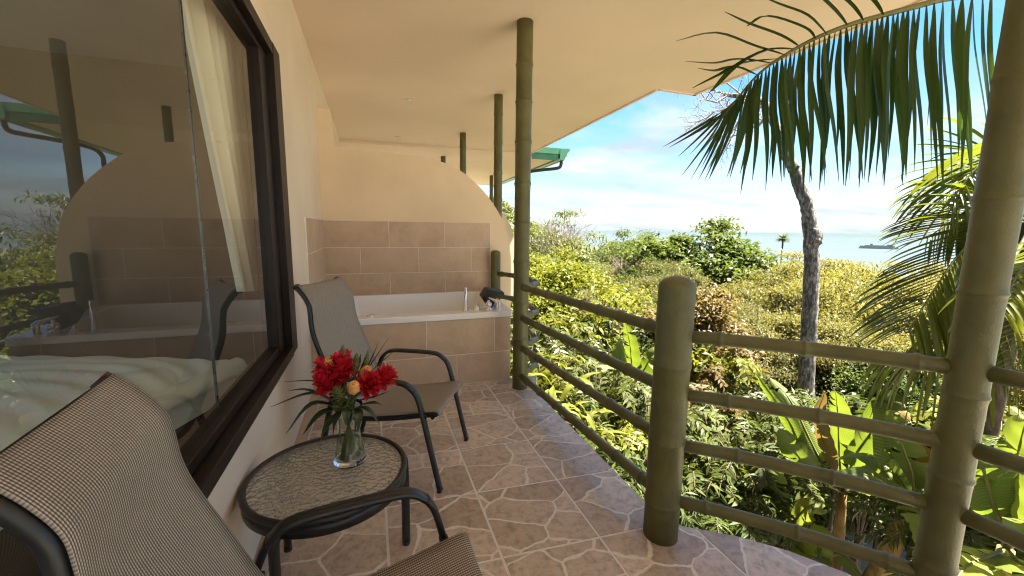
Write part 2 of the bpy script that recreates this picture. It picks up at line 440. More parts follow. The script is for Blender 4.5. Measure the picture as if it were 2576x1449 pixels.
MT['water'] = mat_clear('vase_water', (.86, .88, .74), 1.33)
def mat_cloth(name, c0, c1, trans=0.0):
    m, N, L, out = new_mat(name); v = mapping(N, L)
    f = noise(N, L, v, 3, 4); b = principled(N, c0, .8, .2)
    L.new(ramp(N, L, f, [(.35, c0), (.65, c1)]), b.inputs['Base Color'])
    L.new(bump(N, L, noise(N, L, v, 500, 2), .2, .001), b.inputs['Normal'])
    L.new(b.outputs[0], out.inputs[0]); return m
MT['bed'] = mat_cloth('pale_green_bedding', (.84, .88, .77), (.80, .84, .73))
MT['curtain'] = mat_cloth('cream_curtain', (.86, .80, .64), (.82, .76, .60))
def mat_bark(name, c0, c1, scale=9, lo=.42, hi=.6):
    m, N, L, out = new_mat(name); v = mapping(N, L, 'Object', (1, 1, .35))
    n1 = noise(N, L, v, scale, 8, .7, .5); b = principled(N, c0, .9, .15)
    n2 = noise(N, L, mapping(N, L), scale * .35, 4)
    c = ramp(N, L, n1, [(lo, c0), (hi, c1)])
    c = mixc(N, L, math_(N, L, 'MULTIPLY', n2, .5), c, tuple(.5 * (a + q) for a, q in zip(c0, c1)))
    L.new(c, b.inputs['Base Color']); L.new(bump(N, L, n1, .9, .04), b.inputs['Normal'])
    L.new(b.outputs[0], out.inputs[0]); return m
MT['bark'] = mat_bark('brown_bark', (.05, .038, .025), (.14, .11, .08))
MT['lichen'] = mat_bark('lichen_bark', (.022, .018, .016), (.30, .285, .26), 20, .46, .62)
MT['banana_stem'] = mat_bark('banana_stem', (.11, .055, .02), (.30, .22, .08), 5)
MT['twig'] = mat_bark('bare_twig', (.16, .12, .09), (.30, .25, .21), 6)
MT['stone'] = mat_bark('yellow_lichen_stone', (.16, .11, .06), (.50, .42, .22), 8, .40, .52)
MT['soil'] = mat_mottled('pale_bounce_ground', (.145, .13, .10), (.26, .235, .185), .95, 2.5, .1, .9, 18)  # ground tone made pale to bounce sunlight up onto the porch ceiling
MT['leaf_olive'] = mat_leaf('leaf_olive', [(.040, .044, .016), (.085, .085, .030), (.150, .140, .060)])
MT['leaf_gold'] = mat_leaf('leaf_gold', [(.055, .054, .014), (.120, .112, .030), (.200, .178, .060)])
MT['leaf_green'] = mat_leaf('leaf_green', [(.026, .044, .010), (.055, .082, .018), (.110, .132, .034)])
MT['leaf_bright'] = mat_leaf('leaf_bright', [(.055, .075, .008), (.105, .122, .012), (.185, .180, .020)], .40)
MT['leaf_shrub'] = mat_leaf('leaf_shrub', [(.024, .042, .009), (.058, .078, .016), (.122, .138, .034)], .34, .4, .28)
MT['leaf_pale'] = mat_leaf('leaf_pale', [(.032, .050, .012), (.066, .084, .020), (.112, .124, .034)], .36, .5, .12)
MT['leaf_rust'] = mat_leaf('leaf_rust', [(.06, .05, .02), (.12, .085, .03), (.19, .14, .06)], .35)
MT['leaf_far'] = mat_leaf('leaf_far', [(.050, .070, .018), (.095, .115, .030), (.150, .155, .045)], .3)
MT['palm'] = mat_leaf('shaded_palm_leaflet', [(.010, .028, .005), (.021, .048, .008), (.040, .072, .012)], .45, .38, .35, lum=1.25)  # darker copy of the leaflet, shade under the eave put into its colour
MT['palm_sun'] = mat_leaf('sunlit_palm_leaflet', [(.058, .090, .012), (.110, .140, .018), (.185, .200, .036)], .42, .38, .4)  # brighter copy of the leaflet, sunlight put into its colour
MT['banana'] = mat_leaf('banana_leaf', [(.060, .105, .016), (.105, .150, .022), (.165, .195, .042)], .45, .38, .4, vein=34)
MT['banana_dry'] = mat_leaf('dry_banana_leaf', [(.10, .055, .025), (.17, .10, .05), (.28, .20, .12)], .3, .7, .2, vein=30)
MT['banana_yel'] = mat_leaf('yellow_banana_leaf', [(.14, .15, .02), (.20, .15, .025), (.20, .085, .02)], .35, .6, .2, vein=30)
MT['rachis'] = mat_mottled('palm_rachis', (.10, .10, .025), (.14, .13, .04), .5, 6)
MT['red'] = mat_leaf('red_petal', [(.34, .006, .012), (.55, .012, .028), (.70, .04, .06)], .25, .4, .4, lum=1.0, noise_scale=8)
MT['orange'] = mat_mottled('orange_bract', (.62, .25, .05), (.74, .40, .13), .5, 30)
MT['cone'] = mat_mottled('green_cone', (.12, .12, .035), (.20, .19, .06), .6, 60)
MT['dark_leaf'] = mat_leaf('bouquet_leaf', [(.018, .030, .010), (.035, .055, .018), (.06, .085, .03)], .25, .35, .5, lum=1.0)
MT['stem'] = mat_mottled('flower_stem', (.07, .09, .025), (.11, .13, .04), .5, 10)

# ------------------------------------------------------------------ balcony structure
def onY(px, py, Y):
    d = ray(px, py); p = CAM + d * (Y / d[1]); return p
T = .45; GX, GY = .0252, 1.9355; SH = -.0565
edge_curve = [(1.27, 1.44), (1.33, 1.375), (1.52, 1.245), (1.66, 1.11), (1.775, .95), (1.86, .75), (1.905, .5), (1.91, .2), (1.86, -.15), (1.75, -.5), (1.57, -.8), (1.27, -1.1)]
floor_poly = [(-.47, -3.2), (1.27, -3.2)] + edge_curve[::-1] + [(1.285, 3.05), (1.36, 3.25), (1.44, 3.43), (-.47, 3.43)]
def clip(poly, quad):
    out = list(poly)
    for k in range(4):
        a, b = quad[k], quad[(k + 1) % 4]; inp = out; out = []
        side = lambda p: (b[0] - a[0]) * (p[1] - a[1]) - (b[1] - a[1]) * (p[0] - a[0])
        for i in range(len(inp)):
            p, q = inp[i - 1], inp[i]; sp, sq = side(p), side(q)
            if (sp >= 0) != (sq >= 0):
                t = sp / (sp - sq); out.append((p[0] + t * (q[0] - p[0]), p[1] + t * (q[1] - p[1])))
            if sq >= 0: out.append(q)
        if not out: return []
    res = []
    for p in out:
        if not res or math.hypot(p[0] - res[-1][0], p[1] - res[-1][1]) > 1e-4: res.append(p)
    return res
def area(p): return .5 * sum(p[i - 1][0] * p[i][1] - p[i][0] * p[i - 1][1] for i in range(len(p)))
bf = MB().prism(floor_poly, -.24, -.0018).build('balcony_floor', MT['grout'])
props(bf, 'brown stone-print tiled balcony floor with pale grout lines', None, None, 'structure')
for i in range(-2, 5):
    for j in range(-12, 5):
        g = .006
        P = lambda a, b: (GX + a * T, GY + (b + SH * a) * T)
        q = [P(i, j), P(i + 1, j), P(i + 1, j + 1), P(i, j + 1)]
        cx = sum(p[0] for p in q) / 4; cy = sum(p[1] for p in q) / 4
        q = [(p[0] + (g if p[0] < cx else -g), p[1] + (g if p[1] < cy else -g)) for p in q]
        c = clip(floor_poly, q)
        if len(c) < 3 or abs(area(c)) < .002: continue
        MB((cx, cy, 0)).prism([(x, y) for x, y in c], -.014, 0.0).build('floor_tile', MT['tile'], bf).location = (cx, cy, 0)
# skirting tiles along the house wall
def wall_mesh():
    m = MB()
    m.box(-.62, -.47, -4.0, -1.1, -.24, 2.95)
    m.box(-.62, -.47, -1.1, 2.77, -.24, .615)
    m.box(-.62, -.47, -1.1, 2.77, 2.325, 2.95)
    m.box(-.62, -.47, 2.77, 14.0, -.24, 2.95)
    return m
hw = props(wall_mesh().build('house_wall', MT['wall']), 'cream painted house wall holding the dark framed window', 'wall')
y = -3.1
while y < 3.38:
    y1 = min(y + .447, 3.40)
    MB().box(-.4705, -.433, y, y1, 0.0005, .088, .004).build('skirting_tile', MT['walltile'], hw); y += .45
# ceiling with eave, and the neighbour's roof further along
ceil_poly = [(-.62, -4.0), (3.65, -4.0), (3.65, 4.1), (3.14, 4.1), (3.24, 8.25), (-.62, 8.25)]
ce = MB().prism(ceil_poly, 2.951, 3.07).build('porch_ceiling', MT['ceiling'])
props(ce, 'beige plastered porch ceiling with stepped eave', None, None, 'structure')
for a, b in (((3.65, -4), (3.65, 4.1)), ((3.65, 4.1), (3.14, 4.1)), ((3.14, 4.1), (3.24, 8.25))):
    a = np.array(a); b = np.array(b); d = (b - a) / np.linalg.norm(b - a); n = np.array([-d[1], d[0]])
    m = MB(); q = [a + n * .0, b + n * .0, b + n * .035, a + n * .035]
    m.prism([tuple(p) for p in q], 2.938, 2.9505); m.build('eave_trim', MT['ceiling'], ce)
rf = MB().prism([(-.62, -4.02), (3.70, -4.02), (3.70, 4.14), (3.20, 4.14), (3.30, 8.25), (-.62, 8.25)], 3.073, 3.13).build('roof', MT['roof'])
props(rf, 'green sheet roof over the porch ceiling', 'roof')
nr = thing('neighbour_roof', (2, 11, 2.9), 'neighbouring porch roof with green gutter and downpipe', 'roof')
b0 = (2, 11, 2.9)
MB(b0).prism([(-.6, 8.26), (3.86, 8.26), (4.10, 14.1), (-.6, 14.1)], 2.90, 3.02).build('soffit', MT['ceiling'], nr)
MB(b0).prism([(-.6, 8.24), (3.95, 8.24), (4.20, 14.2), (-.6, 14.2)], 3.024, 3.09).build('roof_sheet', MT['roof'], nr)
fs = MB(b0)
fs.box(3.243, 3.84, 8.21, 8.238, 2.84, 3.02); fs.build('fascia_board', MT['gutter'], nr)
MB(b0).box(3.243, 3.90, 8.175, 8.208, 2.965, 3.085).build('fascia_trim', MT['gutter'], nr)
gp = [(0, 2.87), (0.03, 2.845), (.10, 2.845), (.12, 2.90), (.16, 2.94), (.165, 2.99), (.215, 3.04), (.225, 3.09), (.19, 3.09), (.0, 3.08)]
gm = MB(b0); n = len(gp)
gm.add([(3.865 + x, 8.17, z) for x, z in gp] + [(4.11 + x, 14.2, z) for x, z in gp], [tuple(range(n)), tuple(range(2 * n - 1, n - 1, -1))] + [(i, n + i, n + (i + 1) % n, (i + 1) % n) for i in range(n)])
gm.build('gutter', MT['gutter'], nr)
MB(b0).tube(smooth_path([(3.93, 8.25, 2.86), (3.93, 8.25, 2.78), (3.90, 8.26, 2.71), (3.80, 8.3, 2.68), (3.55, 8.5, 2.66), (3.3, 8.8, 2.63), (3.24, 9.05, 2.55), (3.24, 9.1, 2.3), (3.24, 9.1, 1.2)], 5), .034, 10).build('downpipe', MT['pipe'], nr)
for k, (x, yy) in enumerate(((.518, 5.516), (.527, 7.72))):
    t = thing('recessed_light', (x, yy, 2.951), ('small round recessed light in the porch ceiling just past the arched wall', 'small round recessed light deeper in the ceiling over the neighbouring balcony')[k], 'light', 'recessed porch lights')
    MB((x, yy, 2.951)).lathe([(.062, 0), (.062, -.006), (.050, -.009), (.048, -.001)], (x, yy, 2.9515), 24).build('trim_ring', MT['lamp'], t)
    MB((x, yy, 2.951)).lathe([(0.0005, -.003), (.0478, -.003), (.0478, -.0005)], (x, yy, 2.9512), 24).build('lens', MT['tub'], t)

# arched divider walls
def arch(name, prof, Y0, Y1, label, z0=-.24):
    poly = [(prof[0][0], z0)] + prof + [(prof[-1][0], z0)]
    n = len(poly); m = MB()
    P = [(x, Y0, z) for x, z in poly] + [(x, Y1, z) for x, z in poly]
    m.add(P, [tuple(range(n)), tuple(range(2 * n - 1, n - 1, -1))] + [(i, n + i, n + (i + 1) % n, (i + 1) % n) for i in range(n)])
    return props(m.build(name, MT['arch']), label, 'wall')
YB = 4.70
pts = [(843, 368), (920, 376), (1003, 388), (1050, 394), (1098, 403), (1135, 417), (1168, 436), (1203, 467), (1233, 502), (1263, 551), (1278, 600), (1285, 645)]
prof = [(-.4695, 2.545), (-.345, 2.545), (-.315, 2.20)]
cur = smooth_path([(p[0], p[2], 0) for p in [onY(a, b, YB) for a, b in pts]], 4)
prof += [(p[0], p[1]) for p in cur] + [(cur[-1][0] + .005, .9)]
aw = arch('arched_wall', prof, YB, YB + .13, 'beige plaster wall with rounded shoulder and tiled panel behind the bathtub')
prof2 = [(-.4695, 2.545), (-.345, 2.545), (-.315, 2.22), (1.3, 2.20)] + [(x + 1.66, z) for x, z in prof[9:]]
arch('arched_wall', prof2, 9.3, 9.43, 'farther beige arched wall dividing the neighbouring balconies')
def wtile(x0, x1, z0, z1, parent, face, at_, d=.012, gap=.0028):
    m = MB()
    if face == 'Y': m.box(x0 + gap, x1 - gap, at_ - d, at_ + .002, z0 + gap, z1 - gap, .0015)
    else: m.box(at_ - .002, at_ + d, x0 + gap, x1 - gap, z0 + gap, z1 - gap, .0015)
    c = np.mean(np.array(m.v), axis=0); o = m.build('wall_tile', MT['walltile'], parent)
    o.data.transform(Matrix.Translation(-Vector(c))); o.location = tuple(c)
zr = [.60, .872, 1.153, 1.437]
MB().box(-.469, 1.338, YB - .0095, YB + .001, .58, 1.437).build('tile_grout', MT['grout'], aw)
for r_, xs in enumerate(([-.469, .19, .80, 1.338], [-.469, -.11, .505, 1.115, 1.338], [-.469, .19, .80, 1.338])):
    for a, b in zip(xs[:-1], xs[1:]): wtile(a, b, zr[2 - r_], zr[3 - r_], aw, 'Y', YB)
MB().box(-.471, -.4605, 3.48, YB - .012, .58, 1.437).build('tile_grout', MT['grout'], hw)
for r_, ys in enumerate(([3.48, 4.08, YB - .013], [3.48, 3.78, 4.38, YB - .013], [3.48, 4.08, YB - .013])):
    for a, b in zip(ys[:-1], ys[1:]): wtile(a, b, zr[2 - r_], zr[3 - r_], hw, 'X', -.47)

# bathtub with tiled surround
ts = props(MB().prism([(-.4695, 3.4225), (1.17, 3.4225), (1.305, YB - .001), (1.265, YB - .001), (1.135, 3.475), (-.4695, 3.475)], -.003, .588).build('tub_surround', MT['grout']), 'brown tiled box carrying the white bathtub', 'tub surround')
for z0, z1, xs in ((.001, .272, [-.469, .08, .68, 1.171]), (.272, .588, [-.469, -.18, .42, 1.02, 1.171])):
    for a, b in zip(xs[:-1], xs[1:]): wtile(a, b, z0, z1, ts, 'Y', 3.432)
def rrect(x0, x1, y0, y1, rad, z, n=6):
    P = []
    for cx, cy, a0 in ((x1 - rad, y0 + rad, -90), (x1 - rad, y1 - rad, 0), (x0 + rad, y1 - rad, 90), (x0 + rad, y0 + rad, 180)):
        for k in range(n + 1):
            a = R(a0 + 90 * k / n); P.append((cx + rad * math.cos(a), cy + rad * math.sin(a), z))
    return [(x + (y_ - 3.4) / 1.3 * .13 * max(0, (x + .47) / 1.65), y_, z_) for x, y_, z_ in P]
bt = thing('bathtub', (.35, 4.05, .588), 'white built-in bathtub with chrome taps on its rim', 'bathtub')
m = MB((.35, 4.05, .588))
rings = [rrect(-.455, 1.185, 3.405, 4.684, .02, .592), rrect(-.455, 1.185, 3.405, 4.684, .02, .632), rrect(-.450, 1.180, 3.410, 4.679, .02, .640),
         rrect(-.30, 1.07, 3.545, 4.62, .09, .640), rrect(-.29, 1.06, 3.555, 4.61, .09, .632), rrect(-.24, 1.02, 3.60, 4.58, .11, .40), rrect(-.12, .93, 3.68, 4.50, .12, .23), rrect(.05, .75, 3.8, 4.38, .12, .20)]
n = len(rings[0]); P = sum(rings, []); F = []
for j in range(len(rings) - 1):
    for i in range(n): F.append((j * n + i, j * n + (i + 1) % n, (j + 1) * n + (i + 1) % n, (j + 1) * n + i))
F.append(tuple((len(rings) - 1) * n + k for k in range(n)))
m.add(P, F); m.build('tub_shell', MT['tub'], bt)
B0 = (.35, 4.05, .588)
def tubpart(name, fn, mat='chrome'):
    m = MB(B0); fn(m); return m.build(name, MT[mat], bt)
tubpart('hand_shower', lambda m: (m.lathe([(.0005, 0), (.026, 0), (.026, .008), (.014, .012), (.0145, .20), (.016, .203), (.016, .212), (.0005, .214)], (.775, 3.50, .6405), 20), m.tube([(.775, 3.50, .80), (.775, 3.52, .80)], .007, 8)))
tubpart('tap_knob', lambda m: m.lathe([(.0005, 0), (.036, 0), (.036, .007), (.026, .010), (.026, .038), (.022, .042), (.008, .043), (.009, .056), (.0005, .058)], (.876, 3.50, .6405), 20))
tubpart('tap_knob', lambda m: (m.lathe([(.0005, 0), (.036, 0), (.036, .007), (.024, .012), (.022, .030), (.029, .034), (.029, .066), (.024, .07), (.010, .071), (.012, .088), (.0005, .09)], (.985, 3.50, .6405), 20)))
tubpart('spout', lambda m: (m.lathe([(.0005, 0), (.024, 0), (.024, .006), (.018, .01), (.018, .075), (.0005, .078)], (1.075, 3.50, .6405), 18), m.tube(smooth_path([(1.08, 3.497, .695), (1.065, 3.53, .718), (1.03, 3.60, .735), (1.015, 3.635, .73)], 4), [.02] * 13, 14, flat=(1.25, .62))))
tubpart('overflow_cap', lambda m: m.lathe([(.0005, 0), (.032, 0), (.034, .005), (.03, .012), (.0005, .015)], (-.02, 3.50, .6405), 20))
for x, yy in ((.60, 4.652), (.68, 4.652)):
    tubpart('air_button', lambda m: m.lathe([(.0005, 0), (.016, 0), (.014, .008), (.0005, .01)], (x, yy, .6405), 14))
hc = MB((1.07, 3.66, .64))
ang = [(-.115, .075), (-.06, .150), (.035, .135), (.095, .125), (.10, .098), (.03, .095), (-.015, -.015), (-.055, -.02)]
P = [(1.07 + x, 3.60, .655 + z) for x, z in ang] + [(1.10 + x, 3.84, .655 + z) for x, z in ang]
n = len(ang)
hc.add(P, [tuple(range(n)), tuple(range(2 * n - 1, n - 1, -1))] + [(i, n + i, n + (i + 1) % n, (i + 1) % n) for i in range(n)])
o = props(hc.build('tub_headrest', MT['cushion']), 'black angular foam headrest hooked on the bathtub end', 'headrest')
bv = o.modifiers.new('bev', 'BEVEL'); bv.width = .006; bv.segments = 2

# ------------------------------------------------------------------ bamboo columns and railing
def bamboo(m, path, r0, spacing=.3, first=.15, bulge=.14, seg=18, caps=True):
    path = [np.asarray(p, float) for p in path]
    seglen = [np.linalg.norm(b - a) for a, b in zip(path[:-1], path[1:])]; cum = np.concatenate([[0], np.cumsum(seglen)]); Ltot = cum[-1]
    nodes = []; s = first; k = 0
    rng = random.Random(int(Ltot * 1000) + int(path[0][2] * 313))
    while s < Ltot - .02: nodes.append(s); s += spacing * rng.uniform(.86, 1.14)
    S = set(np.linspace(0, Ltot, max(3, int(Ltot / .12))))
    for q in nodes:
        for d in (-.03, -.012, -.006, 0, .005, .012, .03): S.add(min(max(q + d, 0), Ltot))
    S = sorted(S); S = [S[0]] + [b for a, b in zip(S[:-1], S[1:]) if b - a > 1e-4]
    pos = []; rad = []
    for s in S:
        i = min(np.searchsorted(cum, s, 'right') - 1, len(seglen) - 1); t = (s - cum[i]) / seglen[i]
        pos.append(path[i] * (1 - t) + path[i + 1] * t); r_ = r0
        for q in nodes:
            e = abs(s - q)
            if e < .0055: r_ = r0 * (1 + bulge)
            elif e < .013: r_ = r0 * (1 + bulge * .35)
            elif e < .031: r_ = max(r_, r0 * (1 + bulge * .12))
        rad.append(r_)
    return m.tube(pos, rad, seg, caps)
def column(x, y, z0, z1, r0, label, group=None, spacing=.315, first=.1):
    m = MB((x, y, z0)); bamboo(m, [(x, y, z0), (x, y, z1)], r0, spacing, first, .10, 22)
    return props(m.build('bamboo_column', MT['green_paint']), label, 'column', group)
FC = (1.185, 3.20); MP = (1.195, 1.365); RC = (1.793, .714)
column(*FC, .0005, 2.9505, .064, 'green bamboo-shaped column standing on the balcony floor beside the bathtub')
column(*RC, -2.4, 2.9505, .0525, 'thick green bamboo-shaped column outside the curved floor edge where two railing bays meet')
column(1.502, 4.93, -.24, 2.9505, .052, 'green bamboo-shaped column just behind the arched wall', None)
column(1.515, 7.0, -.24, 2.9505, .052, 'slim green bamboo-shaped column standing between the two arched walls', 'columns behind the arched wall')
column(1.53, 9.06, -.24, 2.9505, .052, 'slim green bamboo-shaped column standing close to the farther arched wall', 'columns behind the arched wall')
column(3.33, 11.58, -.24, 2.899, .052, 'thin green bamboo-shaped column under the neighbouring roof')
rl = thing('balcony_railing', (1.195, 1.365, 0), 'green bamboo-shaped balcony railing of four rails and short posts', 'railing')
bz = (1.195, 1.365, 0)
def capped_post(x, y, h, r_, nodes):
    m = MB(bz); prof_ = [(r_, 0.0005)]
    for q in nodes: prof_ += [(r_, q - .02), (r_ * 1.05, q - .006), (r_ * 1.07, q), (r_ * 1.05, q + .006), (r_, q + .02)]
    prof_ += [(r_, h - r_ * .62)] + [(r_ * math.cos(R(a)), h - r_ * .62 + r_ * .62 * math.sin(R(a))) for a in (18, 36, 54, 72)] + [(.0005, h)]
    m.lathe(prof_, (x, y, 0), 28); return m.build('post', MT['green_paint'], rl)
capped_post(*MP, 1.178, .0745, (.17, .46, .80))
capped_post(1.375, 4.585, 1.125, .058, (.3, .60, .83))
ZF = (.885, .622, .362, .112); ZM = (.938, .684, .455, .192)
def rail(path, r0=.0262, spacing=.235, first=.12):
    m = MB(bz); bamboo(m, path, r0, spacing, first, .26, 16); m.build('rail', MT['green_paint'], rl)
def seg_between(a, b, za, zb, bow=0.0, n=10):
    a = np.array(a); b = np.array(b); d = b - a; nrm = np.array([-d[1], d[0]])
    return [tuple(a + d * t - nrm * bow * 4 * t * (1 - t)) + (za + (zb - za) * t,) for t in np.linspace(0, 1, n)]
for k in range(4):
    rail(seg_between(FC, MP, ZF[k], ZM[k]), .0262, .225 + .01 * k, .13 + .02 * k)
    rail(seg_between(MP, RC, ZM[k] - .012, ZM[k] - .004, -.035), .0255, .29, .17 + .05 * (k % 3))
    rail(seg_between(RC, (1.74, -.30), ZM[k] - .004, ZM[k], -.05), .0255, .3, .2 + .04 * (k % 2))
    cn = (1.435, 3.44)
    rail(seg_between(FC, cn, ZF[k] - .002, ZF[k] - .012), .0262, .22, .19)
    rail(smooth_path([cn + (ZF[k] - .012,), (1.50, 3.95, ZF[k] - .02), (1.47, 4.35, ZF[k] - .03), (1.375, 4.585, ZF[k] - .035)], 6), .0262, .24, .1)
capped_post(1.74, -.32, 1.178, .0745, (.17, .46, .80))

# ------------------------------------------------------------------ window and the room behind it
wd = thing('window', (-.5, 1.0, .62), 'large dark wood framed window reflecting the porch and the sea', 'window')
wb = (-.5, 1.0, .62)
def wpart(name, mat, *boxes, bev=.003):
    m = MB(wb)
    for b in boxes: m.box(*b, bev)
    return m.build(name, MT[mat], wd)
fr = wpart('frame', 'wood', (-.60, -.452, 2.60, 2.768, .617, 2.323))
wpart('frame', 'wood', (-.60, -.452, -1.098, -.93, .617, 2.323))
wpart('frame', 'wood', (-.60, -.454, -.928, 2.598, 2.262, 2.322))
wpart('frame', 'wood', (-.60, -.446, -.928, 2.598, .617, .672))
wpart('sash', 'wood', (-.56, -.488, 2.44, 2.597, .675, 2.259))
wpart('sash', 'wood', (-.56, -.489, -.925, 2.438, .675, .715))
wpart('sash', 'wood', (-.56, -.489, -.925, 2.438, 2.232, 2.259))
g1 = wpart('glass_pane', 'glass', (-.521, -.515, 1.596, 2.439, .716, 2.231), bev=0)
g2 = wpart('glass_pane', 'glass', (-.521, -.515, -.924, 1.588, .716, 2.231), bev=0)
wpart('joint_strip', 'edge', (-.522, -.5135, 1.590, 1.594, .716, 2.231), bev=0)
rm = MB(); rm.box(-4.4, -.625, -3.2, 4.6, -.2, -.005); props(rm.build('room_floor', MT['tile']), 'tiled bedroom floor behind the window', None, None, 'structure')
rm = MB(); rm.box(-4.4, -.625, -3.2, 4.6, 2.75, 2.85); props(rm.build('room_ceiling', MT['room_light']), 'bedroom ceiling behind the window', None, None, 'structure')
rm = MB(); rm.box(-4.5, -4.401, -3.2, -2.6, -.2, 2.85); rm.box(-4.5, -4.401, 3.9, 4.6, -.2, 2.85); rm.box(-4.5, -4.401, -2.6, 3.9, -.2, .3); rm.box(-4.5, -4.401, -2.6, 3.9, 2.55, 2.85); rm.box(-4.4, -.625, 4.6, 4.7, -.2, 2.85); rm.box(-4.4, -.625, -3.3, -3.2, -.2, .3); rm.box(-4.4, -.625, -3.3, -3.2, 2.5, 2.85); rm.box(-4.4, -3.9, -3.3, -3.2, .3, 2.5)  # openings in the unseen back and end walls added to bring daylight onto the bed
props(rm.build('room_wall', MT['room']), 'bedroom walls behind the window, painted dark for a dim interior', None, None, 'structure')
# bed
bd = thing('bed', (-.83, 2.93, 0), 'bed with pale green bedding seen through the window', 'bed', None, R(-20))
# local frame: +y along its right edge reversed, -x into the room
def bed_top(u, v):
    x = -2.1 * u; yv = -2.3 * v
    e = min(u, 1 - u, v, 1 - v); z = .60 - .10 * math.exp(-e * 16) + .05 * math.sin(math.pi * min(1, u * 1.3)) * math.sin(math.pi * v)
    z += .012 * math.sin(v * 95 + 6 * u + 3 * math.sin(u * 9)) * math.exp(-u * 3.2) + .006 * math.sin(u * 40 + 9 * v) * math.exp(-v * 3)
    return (x, yv, z)
m = MB(); m.grid(bed_top, 60, 130); m.box(-2.09, -.01, -2.29, -.01, .30, .495)
m.build('duvet', MT['bed'], bd)
m = MB(); m.tube([(.02 + .004 * math.sin(q * 9), -.02 - 2.26 * q / 1.0 * 1.0, .49 + .004 * math.sin(q * 31)) for q in np.linspace(0, 1, 60)], [.055 + .006 * math.sin(q * 3.1) for q in range(60)], 14)
m.build('rolled_edge', MT['bed'], bd)
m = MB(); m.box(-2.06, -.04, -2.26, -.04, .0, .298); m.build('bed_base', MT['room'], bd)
# curtain
def curt(u, v):
    zt, zb = 2.60, .95 + .05 * (1 - u)
    z = zt + (zb - zt) * v
    yl = 2.05 + .62 * max(0, v - .08) ** 1.15; yr = 3.0
    yy = yl + (yr - yl) * u
    return (-.68 + .046 * math.sin(u * 50 + .6 * math.sin(v * 3)) * (1 if u > .07 else .15) + .01 * math.sin(u * 23), yy, z)
m = MB(); m.grid(curt, 160, 24)
cu = props(m.build('curtain', MT['curtain']), 'cream pleated curtain drawn aside behind the window glass', 'curtain')

